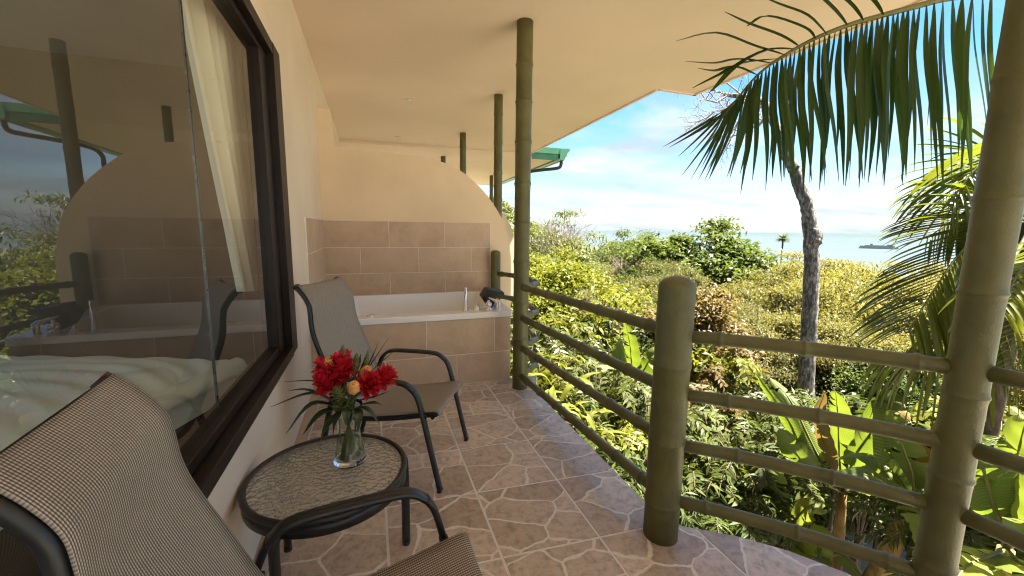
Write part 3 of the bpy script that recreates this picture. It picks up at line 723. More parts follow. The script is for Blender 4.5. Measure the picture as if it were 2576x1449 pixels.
# ------------------------------------------------------------------ sling chairs
def uv_grid(me, nu, nv, fu, fv):
    uvl = me.uv_layers.new(name='UVMap'); k = 0
    for p in me.polygons:
        for li in p.loop_indices:
            vi = me.loops[li].vertex_index; uvl.data[li].uv = (fu(vi // (nv + 1)), fv(vi % (nv + 1)))
def make_chair(loc, rz, label):
    t = thing('sling_chair', loc, label, 'chair', 'sling chairs on the balcony', rz)
    prof_ = smooth_path([(.292, 0, .392), (.278, 0, .414), (.22, 0, .410), (.05, 0, .380), (-.12, 0, .362), (-.205, 0, .385), (-.256, 0, .46), (-.322, 0, .62), (-.378, 0, .76), (-.398, 0, .835), (-.404, 0, .900), (-.414, 0, .952), (-.446, 0, 1.004), (-.490, 0, 1.052)], 5)
    hw_ = lambda s: .224 - .030 * max(0, (s - .45) / .55)
    n = len(prof_) - 1; nv = 10
    lens = np.concatenate([[0], np.cumsum([np.linalg.norm(b - a) for a, b in zip(prof_[:-1], prof_[1:])])])
    def sl(u, v):
        i = int(round(u * n)); p = prof_[i]; w = hw_(u) * (2 * v - 1)
        sag = .014 * (1 - (2 * v - 1) ** 2)
        a = prof_[max(i - 1, 0)]; b = prof_[min(i + 1, n)]; d = b - a; d = d / np.linalg.norm(d)
        nrm = np.array([d[2], 0, -d[0]])
        q = p + nrm * sag * (1 if nrm[2] < 0 or True else -1)
        if nrm[2] > 0: q = p - nrm * sag
        return (q[0], w, q[2])
    m = MB(); m.grid(sl, n, nv); me = m.mesh('sling')
    uv_grid(me, n, nv, lambda i: float(lens[i]), lambda j: j / nv * .44)
    me.materials.append(MT['sling']); o = meshobj('sling', me, t)
    so = o.modifiers.new('thick', 'SOLIDIFY'); so.thickness = .004; so.offset = 0
    # pale stitched hems at head and front
    for s in (-1, 1):
        m = MB(); path = []
        for i, p in enumerate(prof_):
            d = prof_[min(i + 1, n)] - prof_[max(i - 1, 0)]; d = d / np.linalg.norm(d); nn = np.array([-d[2], 0, d[0]])
            if nn[2] > 0 or nn[0] > 0: nn = -nn if nn[2] > 0.3 or nn[0] > 0.3 else nn
            q = p + nn * .0175; path.append((q[0], s * (hw_(i / n) - .008), q[2]))
        path = path[1:]
        m.tube(path, .0125, 10, True, (1.0, 1.35), up=(0, 1, 0)); rail_ = m.build('side_rail', MT['black'], t)
        m = MB(); e = path[-1]; q = path[-3]; d = np.array(e) - np.array(q); d /= np.linalg.norm(d)
        m.tube([np.array(e) - d * .004, np.array(e) + d * .010], .0155, 10, True, (1.0, 1.35), up=(0, 1, 0)); m.build('end_cap', MT['black'], rail_)
        yo = s * .262
        arm = smooth_path([(.170, yo, .535), (.130, yo, .566), (.075, yo, .577), (-.05, yo, .580), (-.16, yo, .578), (-.215, yo, .566), (-.250, yo, .535)], 6)
        m = MB(); m.tube(arm, .0115, 14, True, (1.9, .85), up=(0, 0, 1) if False else None)
        ar = m.build('armrest', MT['black'], t)
        for off in (-.008, .008):   # grooves pressed along the arm show as fine raised ribs
            mm = MB(); mm.tube([(p[0], p[1] + off, p[2] + .0088) for p in arm], .0028, 6, True); mm.build('rib', MT['black'], ar)
        m = MB(); m.tube(smooth_path([(.168, yo, .538), (.190, yo, .50), (.213, yo, .42), (.262, yo * 1.01, .2), (.305, yo * 1.02, .0115)], 5), .0115, 12, True, (.95, 1.75) if False else (1.75, .95), up=(1, 0, 0)); lg = m.build('leg', MT['black'], t)
        m = MB(); m.box(.293, .317, yo * 1.02 - .02, yo * 1.02 + .02, .0005, .013, .003); m.build('foot', MT['black'], lg)
        m = MB(); m.tube(smooth_path([(-.249, yo, .538), (-.272, yo, .49), (-.300, yo, .40), (-.355, yo * .97, .2), (-.415, yo * .95, .0115)], 5), .0115, 12, True, (1.75, .95), up=(1, 0, 0)); lg = m.build('leg', MT['black'], t)
        m = MB(); m.box(-.427, -.403, yo * .95 - .02, yo * .95 + .02, .0005, .013, .003); m.build('foot', MT['black'], lg)
        m = MB(); m.box(.205, .232, min(s * .232, yo), max(s * .232, yo), .385, .402, .003); m.build('bracket', MT['black'], t)
        m = MB(); m.box(-.298, -.262, min(s * .225, yo), max(s * .225, yo), .440, .457, .003); m.build('bracket', MT['black'], t)
    for x, z, w in ((.255, .383, .228), (-.19, .352, .228), (-.512, 1.026, .180)):
        m = MB(); m.tube([(x, -w, z), (x, w, z)], .010, 10); m.build('crossbar', MT['black'], t)
    return t
F0 = np.array([.421, 2.216]); hd = R(-27.5)
oc = F0 - .305 * np.array([math.cos(hd), math.sin(hd)])
make_chair((oc[0], oc[1], 0), hd, 'black framed sling chair with taupe mesh, turned away from the bathtub')
make_chair((-.0065, .894, 0), R(6), 'black framed sling chair with taupe mesh, drawn up under the window beside the small table')

# ------------------------------------------------------------------ side table, vase, bouquet
TC = (-.178, 1.563)
st = thing('side_table', (TC[0], TC[1], 0), 'round black metal side table with hammered glass top', 'table')
tb = (TC[0], TC[1], 0)
MB(tb).lathe([(.262, .440), (.281, .440), (.284, .444), (.284, .456), (.280, .460), (.268, .460), (.265, .4545), (.262, .4535)], (TC[0], TC[1], 0), 64, True, True).build('rim', MT['black'], st)
MB(tb).lathe([(.2745, .4395), (.2795, .4395), (.2795, .402), (.2745, .402)], (TC[0], TC[1], 0), 64, True, True).build('apron_band', MT['black'], st)
gl = MB(tb).lathe([(.0005, .4440), (.2645, .4440), (.2645, .4535), (.0005, .4535)], (TC[0], TC[1], 0), 64, False).build('glass_top', MT['hammered'], st)
for a in (20, 132, 243):
    c, s_ = math.cos(R(a)), math.sin(R(a))
    pth = smooth_path([(TC[0] + c * r_, TC[1] + s_ * r_, z) for r_, z in ((.262, .415), (.286, .405), (.297, .375), (.299, .2), (.297, .0115))], 5)
    m = MB(tb); m.tube(pth, .0125, 12, True, (1.35, .9), up=(-s_, c, 0)); lg = m.build('leg', MT['black'], st)
    m = MB(tb); m.lathe([(.0005, 0), (.016, 0), (.016, .012), (.0005, .014)], (TC[0] + c * .297, TC[1] + s_ * .297, .0005), 12); m.build('foot', MT['black'], lg)
m = MB(tb)
for a in (20, 132, 243):
    c, s_ = math.cos(R(a)), math.sin(R(a)); m.tube([(TC[0] + c * .28, TC[1] + s_ * .28, .12), (TC[0] + c * .02, TC[1] + s_ * .02, .13)], .006, 8)
VX, VY, VZ = -.104, 1.600, .4605
vs = thing('flower_vase', (VX, VY, VZ), 'clear flared glass vase half full of water on the side table', 'vase')
out_p = [(.0005, 0), (.052, 0), (.060, .004), (.060, .012), (.054, .035), (.046, .075), (.041, .115), (.0395, .15), (.042, .185), (.048, .215), (.053, .232)]
in_p = [(.0505, .232), (.0455, .215), (.0395, .185), (.037, .15), (.0385, .115), (.0432, .075), (.050, .035), (.052, .022), (.0005, .018)]
MB((VX, VY, VZ)).lathe(out_p + in_p, (VX, VY, VZ), 40).build('glass_body', MT['vase'], vs)
MB((VX, VY, VZ)).lathe([(.0005, .0185), (.0515, .0225), (.0492, .035), (.0428, .075), (.038, .113), (.0005, .113)], (VX, VY, VZ), 40).build('water', MT['water'], vs)
rng = random.Random(7)
bq = thing('flower_bouquet', (VX, VY, VZ + .05), 'bouquet of red and orange ginger flowers with dark leaves in the vase', 'bouquet')
bb = np.array((VX, VY, VZ + .05))
# screen-right and towards-camera directions seen from the balcony
EX = np.array([math.cos(R(4)), -math.sin(R(4)), 0]); EY = np.array([.07, -1.0, 0]); EZ = np.array([0, 0, 1.])
def bp(a, b, c): return np.array([VX, VY, VZ]) + EX * a + EY * b + EZ * c
def stem_to(p, k):
    a = R(k * 137); b = np.array([VX + .034 * math.cos(a), VY + .034 * math.sin(a), VZ + .024])
    mid = np.array([VX - .02 * math.cos(a), VY - .02 * math.sin(a), VZ + .21])
    m = MB(bb); m.tube(smooth_path([b, .5 * (b + mid) + np.array([0, 0, .01]), mid, .5 * (mid + p) + np.array([0, 0, .015]), p], 4), .0042, 8); m.build('stem', MT['stem'], bq)
# petal mesh shared by the red flower heads
pm = MB()
def petal(u, v):
    w = .0125 * math.sin(math.pi * min(1, .06 + u * .94)) ** .7 * (1 if u < 1 else 0)
    vv = 2 * v - 1
    return (.048 * u, w * vv, .010 * math.sin(u * 2.2) + .006 * vv * vv * math.sin(math.pi * u))
pm.grid(petal, 6, 4); PETAL = pm.mesh('petal'); PETAL.materials.append(MT['red'])
def red_flower(p, axis, h=.085, r0=.030, k=0):
    axis = np.array(axis, float); axis /= np.linalg.norm(axis)
    m = MB(p); m.tube([p - axis * h * .5, p - axis * h * .1, p + axis * h * .35], [.010, .014, .004], 10); fl = m.build('ginger_flower', MT['red'], bq); fl.location = tuple(p - bb)
    q0 = Vector((0, 0, 1)).rotation_difference(Vector(axis))
    nP = 34
    for i in range(nP):
        f = i / nP; a = i * 2.39996
        o = meshobj('petal', PETAL, fl); el = R(12 + 66 * f + rng.uniform(-8, 8))
        loc = Vector((.010 * math.cos(a), .010 * math.sin(a), -h * .45 + h * .75 * f))
        d = Vector((math.cos(a) * math.cos(el), math.sin(a) * math.cos(el), math.sin(el)))
        xax = d; yax = Vector((-math.sin(a), math.cos(a), 0)); zax = xax.cross(yax)
        mat = Matrix((xax, yax, zax)).transposed().to_4x4()
        s = rng.uniform(1.0, 1.4) * (1.05 - .35 * abs(f - .4))
        o.matrix_local = Matrix.Translation(q0 @ loc) @ (q0.to_matrix().to_4x4() @ mat) @ Matrix.Scale(s, 4)
    return fl
reds = [((-.062, .045, .335), (-.5, .5, .8)), ((-.020, .015, .375), (-.1, .3, 1)), ((.075, .045, .315), (.35, .7, .7)), ((.118, .02, .325), (.9, .3, .7)), ((-.055, .0, .36), (-.6, .1, .9)), ((.0, -.05, .36), (0, -.4, 1))]
for k, (p, a) in enumerate(reds):
    P_ = bp(*p); A_ = EX * a[0] + EY * a[1] + EZ * a[2]; red_flower(P_, A_, .09, .03, k); stem_to(P_ - A_ / np.linalg.norm(A_) * .04, k)
def beehive(p, axis, s=1.0):
    axis = np.array(axis, float); axis /= np.linalg.norm(axis)
    m = MB((0, 0, 0)); prof_ = []; nz = 9
    for i in range(nz):
        f = i / (nz - 1); rr = .029 * math.sin(math.pi * (.22 + .70 * f)) ** .6 if f < 1 else .006
        z = -.035 + .075 * f
        prof_ += [(rr * .82, z), (rr, z + .0035), (rr * .98, z + .0062), (rr * .8, z + .0064)]
    prof_ += [(.0005, .043)]
    m.lathe([(r_ * s, z * s) for r_, z in prof_], (0, 0, 0), 22)
    o = m.build('beehive_flower', MT['orange'], bq); o.location = tuple(p - bb)
    o.rotation_mode = 'QUATERNION'; o.rotation_quaternion = Vector((0, 0, 1)).rotation_difference(Vector(axis))
for k, (p, a, s) in enumerate((((-.052, .0, .395), (-.2, .6, .9), .8), ((.022, .075, .325), (.1, .75, .75), .78), ((.068, .0, .355), (.4, .6, .8), .7))):
    P_ = bp(*p); A_ = EX * a[0] + EY * a[1] + EZ * a[2]; beehive(P_, A_, s); stem_to(P_ - A_ / np.linalg.norm(A_) * .03, 10 + k)
def cone_flower(p, axis, r0, h):
    axis = np.array(axis, float); axis /= np.linalg.norm(axis); m = MB((0, 0, 0))
    n = int(60 * h / .08)
    for i in range(n):
        f = i / n; a = i * 2.39996; rr = r0 * (math.sin(math.pi * (.18 + .80 * f)) ** .8); z = -h * .5 + h * f
        c, s = math.cos(a), math.sin(a)
        b_ = np.array([c * rr * .55, s * rr * .55, z]); tip = np.array([c * rr * 1.12, s * rr * 1.12, z + .012]); tg = np.array([-s, c, 0]) * .0055
        m.add([b_ - tg, tip, b_ + tg, b_ + np.array([c, s, 0]) * .004 + np.array([0, 0, -.004])], [(0, 3, 1), (3, 2, 1), (0, 1, 2)])
    m.lathe([(.0005, -h * .52), (r0 * .55, -h * .45), (r0 * .62, 0), (r0 * .3, h * .42), (.0005, h * .52)], (0, 0, 0), 10)
    o = m.build('seed_cone', MT['cone'], bq); o.location = tuple(p - bb)
    o.rotation_mode = 'QUATERNION'; o.rotation_quaternion = Vector((0, 0, 1)).rotation_difference(Vector(axis))
for k, (p, a, r0, h) in enumerate((((-.030, .085, .305), (-.1, .7, .8), .026, .10), ((-.008, -.01, .425), (0, .1, 1), .012, .065), ((.035, .0, .39), (.1, .2, 1), .013, .075), ((.075, -.03, .39), (.2, 0, 1), .008, .06), ((-.035, .06, .25), (-.2, .8, .4), .017, .06))):
    P_ = bp(*p); A_ = EX * a[0] + EY * a[1] + EZ * a[2]; cone_flower(P_, A_, r0, h); stem_to(P_ - A_ / np.linalg.norm(A_) * .03, 20 + k)
def blade(name, pts_, w, mat, parent, base, n=10, fold=.35, up=EZ, prof_pow=.8, nv=4):
    path = smooth_path(pts_, max(2, n // (len(pts_) - 1))); k = len(path); P = []; F = []
    for i, p in enumerate(path):
        u = i / (k - 1); d = path[min(i + 1, k - 1)] - path[max(i - 1, 0)]; d = d / np.linalg.norm(d)
        s = np.cross(d, up); s = s / (np.linalg.norm(s) + 1e-9); nn = np.cross(s, d)
        ww = w * (math.sin(math.pi * min(.985, .04 + .95 * u ** .8)) ** prof_pow)
        for j in range(nv + 1):
            t_ = 2 * j / nv - 1; P.append(p + s * ww * t_ + nn * (abs(t_) * ww * fold))
    for i in range(k - 1):
        for j in range(nv): F.append((i * (nv + 1) + j, (i + 1) * (nv + 1) + j, (i + 1) * (nv + 1) + j + 1, i * (nv + 1) + j + 1))
    m = MB(base); m.add(P, F, True); return m.build(name, mat, parent)
leaves = [((-.03, .02, .24), (-.12, .04, .30), (-.255, .05, .268), .020), ((-.03, .02, .24), (-.13, .02, .305), (-.20, .03, .315), .016), ((-.03, .03, .235), (-.12, .07, .27), (-.205, .10, .185), .026),
          ((-.02, .04, .235), (-.09, .09, .24), (-.15, .12, .185), .028), ((-.02, .05, .23), (-.07, .10, .20), (-.105, .11, .125), .024), ((-.02, .04, .23), (-.04, .075, .215), (-.055, .085, .15), .020),
          ((.02, .05, .235), (.035, .085, .225), (.03, .10, .165), .022), ((.02, .05, .235), (.065, .085, .24), (.105, .10, .185), .018), ((.03, .02, .25), (.09, .04, .265), (.15, .05, .29), .014),
          ((.03, .0, .26), (.10, .02, .28), (.165, .02, .325), .012), ((.02, -.02, .27), (.06, -.04, .36), (.085, -.05, .43), .013), ((.02, -.02, .27), (.085, -.04, .37), (.125, -.05, .455), .012), ((.02, -.02, .27), (.10, -.04, .38), (.165, -.05, .475), .010),
          ((.02, -.02, .27), (.11, -.03, .36), (.195, -.04, .43), .010), ((.01, -.02, .27), (.045, -.03, .36), (.055, -.04, .415), .012), ((-.02, .0, .25), (-.10, -.02, .32), (-.22, -.03, .33), .012), ((.0, .06, .235), (-.005, .095, .245), (-.01, .11, .20), .024), ((.04, .04, .24), (.09, .06, .25), (.125, .05, .235), .020)]
for k, (a, b, c, w) in enumerate(leaves):
    blade('leaf', [bp(*a), bp(*b), bp(*c)], w * .72, MT['dark_leaf'], bq, bb, 10)
    if k % 3 == 0: stem_to(bp(*a), 40 + k)

# ------------------------------------------------------------------ terrain, sea, far land
def hnoise(x, y):
    return .5 * math.sin(x * .31 + 1.3 * math.sin(y * .17)) + .5 * math.sin(y * .27 + 1.1 * math.sin(x * .21 + 2))
def ground_z(x, y):
    r_ = max(0.0, math.hypot(max(x - 1.0, 0), max(0, 0)))      # distance out from the house front
    d = max(0.0, x - 1.2)
    z = -2.35 - 6.3 * (1 - math.exp(-(max(0, d - 2.2) / 6.5) ** 1.3)) - .035 * max(0, d - 10)
    z -= .10 * max(0, d - 34) + .10 * max(0, d - 95)
    z += .18 * hnoise(x, y)
    # wooded hill on the left
    z += 27 * math.exp(-((x - 62) / 30.0) ** 2 - ((y - 240) / 70.0) ** 2)
    return max(z, -64)
xs = np.concatenate([np.linspace(-8, 14, 30), np.linspace(16, 130, 40), np.linspace(140, 420, 20)])
ys = np.concatenate([np.linspace(-260, -20, 14), np.linspace(-16, 40, 46), np.linspace(45, 420, 46)])
V = [(float(x), float(yv), ground_z(x, yv)) for x in xs for yv in ys]; ny = len(ys)
Fq = [(i * ny + j, (i + 1) * ny + j, (i + 1) * ny + j + 1, i * ny + j + 1) for i in range(len(xs) - 1) for j in range(ny - 1)]
m = MB(); m.add(V, Fq, True); props(m.build('ground', MT['soil']), 'pale forest floor falling away below the balcony', None, None, 'structure')
def mat_sea():
    m, N, L, out = new_mat('sea_water'); v = mapping(N, L, 'Object', (1, 1, 1))
    b = principled(N, (.03, .06, .07), .6, .0)
    n1 = noise(N, L, v, .0016, 5, .6); L.new(ramp(N, L, n1, [(.35, (.048, .066, .078)), (.65, (.054, .072, .084))]), b.inputs['Base Color'])
    L.new(bump(N, L, noise(N, L, v, .12, 6, .6), .6, 1.5), b.inputs['Normal'])
    L.new(b.outputs[0], out.inputs[0]); return m
MT['sea'] = mat_sea()
sx = [-60000, -8000, -1500, 0, 300, 900, 2500, 8000, 20000, 60000]
m = MB(); m.add([(a, b, -60.0) for a in sx for b in sx], [(i * 10 + j, (i + 1) * 10 + j, (i + 1) * 10 + j + 1, i * 10 + j + 1) for i in range(9) for j in range(9)])
props(m.build('sea', MT['sea']), 'calm pale blue sea reaching the horizon', None, None, 'structure')
# far low coast
MT['coast'] = mat_mottled('far_coast', (.035, .06, .04), (.05, .075, .05), .95, .003, .1, 0)
m = MB(); P = []; a0, a1, nA = 44.0, 78.0, 60
for i in range(nA + 1):
    a = R(a0 + (a1 - a0) * i / nA); rr = 15500 - 2500 * i / nA
    hgt = (38 + 26 * math.sin(i * .5) + 18 * math.sin(i * 1.3)) * min(1, i / 8)
    for q, (dr, z) in enumerate(((-250, -62), (0, max(-58, -60 + hgt)), (500, -60 + hgt * 1.25), (1400, -62))):
        P.append(((rr + dr) * math.sin(a), (rr + dr) * math.cos(a), z))
m.add(P, [(i * 4 + q, (i + 1) * 4 + q, (i + 1) * 4 + q + 1, i * 4 + q + 1) for i in range(nA) for q in range(3)])
props(m.build('far_coast', MT['coast']), 'low dark headland on the sea horizon', None, None, 'structure')
# cruise ship
sh = at(2208, 611, 2380); sh[2] = -60
shp = thing('cruise_ship', tuple(sh), 'long pale ship lying on the sea near the horizon', 'ship', None, R(-60) )
MT['hull'] = mat_mottled('ship_hull', (.030, .042, .050), (.034, .046, .054), .5, .02, .4, 0)
MT['deck'] = mat_mottled('ship_deck', (.055, .068, .075), (.065, .078, .085), .5, .02, .4, 0)
sxy = [(-62, 0), (-60, 7), (-40, 9), (20, 9), (48, 6), (70, 0), (48, -6), (20, -9), (-40, -9), (-60, -7)]
def hullm(mb, pts_, z0, z1, k0=.94):
    n = len(pts_); mb.add([(x * k0, y_ * k0, z0) for x, y_ in pts_] + [(x, y_, z1) for x, y_ in pts_], [tuple(range(n - 1, -1, -1)), tuple(range(n, 2 * n))] + [(i, (i + 1) % n, n + (i + 1) % n, n + i) for i in range(n)]); return mb
hullm(MB(), sxy, -1, 8).build('hull', MT['hull'], shp)
hullm(MB(), [(x * .86 - 4, y_ * .9) for x, y_ in sxy], 8.05, 13, 1).build('deck_house', MT['deck'], shp)
hullm(MB(), [(x * .70 + 2, y_ * .8) for x, y_ in sxy], 13.05, 15.5, 1).build('deck_house', MT['deck'], shp)
hullm(MB(), [(x * .12 + 38, y_ * .6) for x, y_ in sxy], 15.55, 19, 1).build('bridge', MT['deck'], shp)
hullm(MB(), [(x * .07 - 20, y_ * .5) for x, y_ in sxy], 15.55, 22, 1).build('funnel', MT['hull'], shp)
MB().tube([(34, 0, 19), (34, 0, 29)], .5, 6).build('mast', MT['deck'], shp)

# ------------------------------------------------------------------ foliage generators
def fast_mesh(name, V4, mat, quads=True):
    """V4: (n,k,3) array of n polygons with k corners"""
    n, k, _ = V4.shape; me = bpy.data.meshes.new(name)
    me.vertices.add(n * k); me.vertices.foreach_set('co', V4.reshape(-1).astype(np.float32))
    me.loops.add(n * k); me.loops.foreach_set('vertex_index', np.arange(n * k, dtype=np.int32))
    me.polygons.add(n); me.polygons.foreach_set('loop_start', np.arange(0, n * k, k, dtype=np.int32))
    me.update(calc_edges=True); me.materials.append(mat); return me
def unit(a): return a / (np.linalg.norm(a, axis=-1, keepdims=True) + 1e-9)
def leaf_quads(rg, pos, dirs, nrm, L_, W_, bend=.25):
    """rhombus leaves folded a little: pos base, dirs length direction"""
    side = unit(np.cross(nrm, dirs)); n2 = np.cross(dirs, side)
    L_ = L_[:, None]; W_ = W_[:, None]
    a = pos; b = pos + dirs * L_ * .45 + side * W_ * .5 + n2 * W_ * bend; c = pos + dirs * L_ - n2 * L_ * .12; d = pos + dirs * L_ * .45 - side * W_ * .5 + n2 * W_ * bend
    return np.stack([a, b, c, d], 1)
def crown_mesh(name, seed, rx, rz, n_cl, n_lf, ll, lw, mat, flat=.5, cl_r=.35, upb=.8, hollow=.55, bottom=-.6):
    rg = np.random.default_rng(seed)
    d = unit(rg.normal(size=(n_cl, 3))); d[:, 2] = np.where(d[:, 2] < bottom, -d[:, 2] * .5, d[:, 2])
    rad = hollow + (1 - hollow) * rg.random(n_cl) ** .6
    lump = 1 + .22 * np.sin(d[:, 0] * 5 + seed) * np.cos(d[:, 1] * 4 + seed * 2)
    C_ = d * rad[:, None] * lump[:, None] * np.array([rx, rx, rz])
    idx = rg.integers(0, n_cl, n_lf); cs = cl_r * rg.uniform(.6, 1.35, n_cl) * rx
    off = rg.normal(size=(n_lf, 3)) * np.array([1, 1, flat]) * cs[idx][:, None] * .5
    pos = C_[idx] + off
    az = rg.random(n_lf) * 2 * np.pi; el = rg.normal(0, .45, n_lf) - .15
    dirs = np.stack([np.cos(az) * np.cos(el), np.sin(az) * np.cos(el), np.sin(el)], 1)
    nrm = unit(rg.normal(size=(n_lf, 3)) * (1 - upb) + np.array([0, 0, 1]) * upb)
    Q = leaf_quads(rg, pos, dirs, nrm, ll * rg.uniform(.6, 1.3, n_lf), lw * rg.uniform(.6, 1.3, n_lf))
    return fast_mesh(name, Q, mat), C_
def limb_mesh(name, C_, h0, trunk_r, seed, n_limb=14, mat=None, extra=0):
    rg = np.random.default_rng(seed); m = MB()
    top = np.array([rg.normal(0, .2), rg.normal(0, .2), -.1 * h0])
    tr = smooth_path([(0, 0, -h0), (rg.normal(0, .12), rg.normal(0, .12), -h0 * .55), tuple(top)], 5)
    m.tube(tr, list(np.linspace(trunk_r, trunk_r * .55, len(tr))), 8)
    for i in rg.choice(len(C_), min(n_limb, len(C_)), replace=False):
        s = tr[int(rg.integers(len(tr) // 2, len(tr)))]; e = C_[i]; mid = .5 * (s + e) + np.array([0, 0, -.08 * np.linalg.norm(e - s)]) + rg.normal(0, .08, 3)
        p = smooth_path([s, mid, e], 3); m.tube(p, list(np.linspace(trunk_r * .35, trunk_r * .06, len(p))), 5, False)
    return m.mesh(name)
def bark_me(me, key): me.materials.append(MT[key]); return me

KINDS = {}
def kind(key, seed, rx, rz, n_cl, n_lf, ll, lw, mat, h0, tr, bark='bark', **kw):
    me, C_ = crown_mesh(key + '_crown', seed, rx, rz, n_cl, n_lf, ll, lw, MT[mat], **kw)
    KINDS[key] = (me, bark_me(limb_mesh(key + '_trunk', C_, h0, tr, seed), bark))
def tree(key, loc, s, rz, label, group=None, cat='tree', name='tree', sz=1.0):
    me, tm = KINDS[key]
    t = thing(name, loc, label, cat, group, rz); t.scale = (s, s, s * sz)
    meshobj('crown', me, t); meshobj('trunk', tm, t); return t
kind('olive_a', 11, 3.0, 2.2, 72, 40000, .125, .055, 'leaf_olive', 7.5, .16, flat=.40, cl_r=.23)
kind('olive_b', 12, 3.2, 1.9, 80, 40000, .125, .050, 'leaf_olive', 7.5, .15, flat=.30, cl_r=.21, upb=.88)
kind('gold_a', 13, 3.3, 1.9, 92, 42000, .125, .048, 'leaf_gold', 7.5, .15, flat=.22, cl_r=.21, upb=.90)
kind('gold_b', 14, 3.0, 2.1, 84, 40000, .125, .048, 'leaf_gold', 7.5, .15, flat=.24, cl_r=.21, upb=.88)
kind('green_a', 15, 2.6, 2.6, 60, 26000, .19, .10, 'leaf_green', 7.5, .17, flat=.5, cl_r=.25)
kind('bright_a', 16, 2.3, 1.7, 65, 20000, .15, .08, 'leaf_bright', 6.5, .11, flat=.5, cl_r=.34)
kind('rust_a', 17, 1.6, 1.4, 40, 8000, .16, .07, 'leaf_rust', 6.0, .09, flat=.5, cl_r=.34)
kind('round_a', 18, 2.4, 2.0, 90, 28000, .14, .07, 'leaf_green', 7.5, .16, flat=.6, cl_r=.26, hollow=.75)
kind('feather_a', 19, 3.4, 2.0, 60, 8000, .30, .05, 'leaf_far', 7.5, .14, 'twig', flat=.22, cl_r=.22, upb=.93, hollow=.35)
def bare_mesh(seed, rad, n1=26, lev=3):
    rg = np.random.default_rng(seed); m = MB()
    def grow(p, d, L_, r_, lv):
        e = p + d * L_; mid = .5 * (p + e) + rg.normal(0, .09, 3) * L_
        m.tube([p, mid, e], [r_, r_ * .8, r_ * .6], 5, False)
        if lv == 0: return
        for _ in range(int(rg.integers(2, 5))):
            nd = unit(d + rg.normal(0, .55, 3) + np.array([0, 0, .12])); grow(e if rg.random() < .6 else mid, nd, L_ * rg.uniform(.5, .8), r_ * .55, lv - 1)
    for _ in range(n1):
        d = unit(rg.normal(0, .6, 3) + np.array([0, 0, 1.0])); grow(np.array([0, 0, 0.]), d, rad * .42, rad * .014, lev)
    return m.mesh('branches')
def bare_shrub(loc, rad, seed, label, cat='shrub', name='bare_shrub'):
    t = thing(name, loc, label, cat); me = bare_mesh(seed, rad); me.materials.append(MT['twig']); o = meshobj('branches', me, t); return t

# -------------------------------------------------- trees beyond the railing
rt = random.Random(5)
def put(key, px, py, r_, s, label, group=None, sz=1.0):
    """crown top seen near (px, py) at distance r_"""
    p = at(px, py, r_); rz_ = {'olive_a': 2.2, 'olive_b': 1.9, 'gold_a': 1.9, 'gold_b': 2.1, 'green_a': 2.6, 'bright_a': 1.7, 'rust_a': 1.4, 'round_a': 2.0, 'feather_a': 2.0}[key]
    return tree(key, (p[0], p[1], p[2] - rz_ * s * sz), s, rt.uniform(0, 6.28), label, group, sz=sz)
G1 = 'olive trees of the canopy below the balcony'; LB1 = 'olive green fine-leaved tree merging into the forest canopy'
G2 = 'golden trees of the canopy below the balcony'; LB2 = 'golden yellow feathery-leaved tree in the forest canopy'
put('green_a', 1790, 556, 24, 1.5, 'tall deep green leafy tree rising above the canopy against the sea')
put('green_a', 1850, 640, 24, 1.0, 'smaller deep green tree beside the tall one above the canopy')
put('round_a', 1582, 590, 30, 1.15, 'rounded dense green tree crown standing against the sea')
put('feather_a', 1375, 545, 26, 1.35, 'sparse feathery pale tree whose thin branches stand against the sky')
put('feather_a', 1430, 610, 22, .9, 'small feathery pale tree beside the sparse feathery one')
put('bright_a', 1375, 668, 11.5, .95, 'bright yellow-green tree next to the far green column')
put('bright_a', 1480, 692, 12.5, .85, 'bright yellow-green tree with drooping sprays over the dark gap')
put('bright_a', 1350, 640, 15, .8, 'yellow-green tree crown behind the far green column')
def scatter(lst, keys, label, group):
    for px, py, r_, s_, z_ in lst:
        put(rt.choice(keys), px + rt.uniform(-12, 12), py + rt.uniform(-10, 14), r_, s_ * rt.uniform(.85, 1.1), label, group, z_ * rt.uniform(.9, 1.1))
scatter(((1500, 640, 26, .8, 1.2), (1655, 638, 22, .8, 1.3), (1705, 662, 17, .75, 1.7), (1612, 690, 14.5, .68, 1.6), (1555, 728, 12.8, .58, 1.5), (1775, 690, 15, .72, 1.9), (1868, 688, 16, .78, 1.9), (1950, 682, 15, .72, 1.9), (1845, 785, 11.9, .52, 1.5), (1450, 648, 34, 1.0, 1), (1560, 645, 36, 1.0, 1), (1710, 640, 38, 1.0, 1), (1662, 780, 10.9, .48, 1.5), (1760, 840, 10.4, .46, 1.4), (1905, 652, 22, .9, 1.4), (2000, 850, 12, .5, 1.4)), ('olive_a', 'olive_b', 'olive_a'), LB1, G1)
scatter(((1998, 648, 17, .8, 1.9), (2095, 655, 15, .78, 2.0), (2160, 642, 19, .9, 1.9), (2245, 645, 15.5, .82, 2.0), (2335, 642, 17, .85, 1.9), (2440, 652, 16, .88, 1.9), (2545, 662, 14, .85, 1.9), (2062, 765, 13, .58, 1.6), (2190, 800, 12.6, .58, 1.5), (2340, 830, 12, .58, 1.5), (2560, 640, 24, 1.0, 1.4), (1925, 775, 13, .52, 1.5), (1950, 642, 26, .9, 1.2), (2130, 634, 28, 1.0, 1.2)), ('gold_a', 'gold_b'), LB2, G2)
scatter(((1810, 750, 13.2, .45, 1.2), (1690, 730, 13.6, .45, 1.2), (1630, 655, 20, .55, 1.1), (2290, 900, 11, .45, 1.2)), ('green_a', 'round_a'), 'mid green rounded tree half sunk in the olive and golden canopy', 'green trees in the canopy')
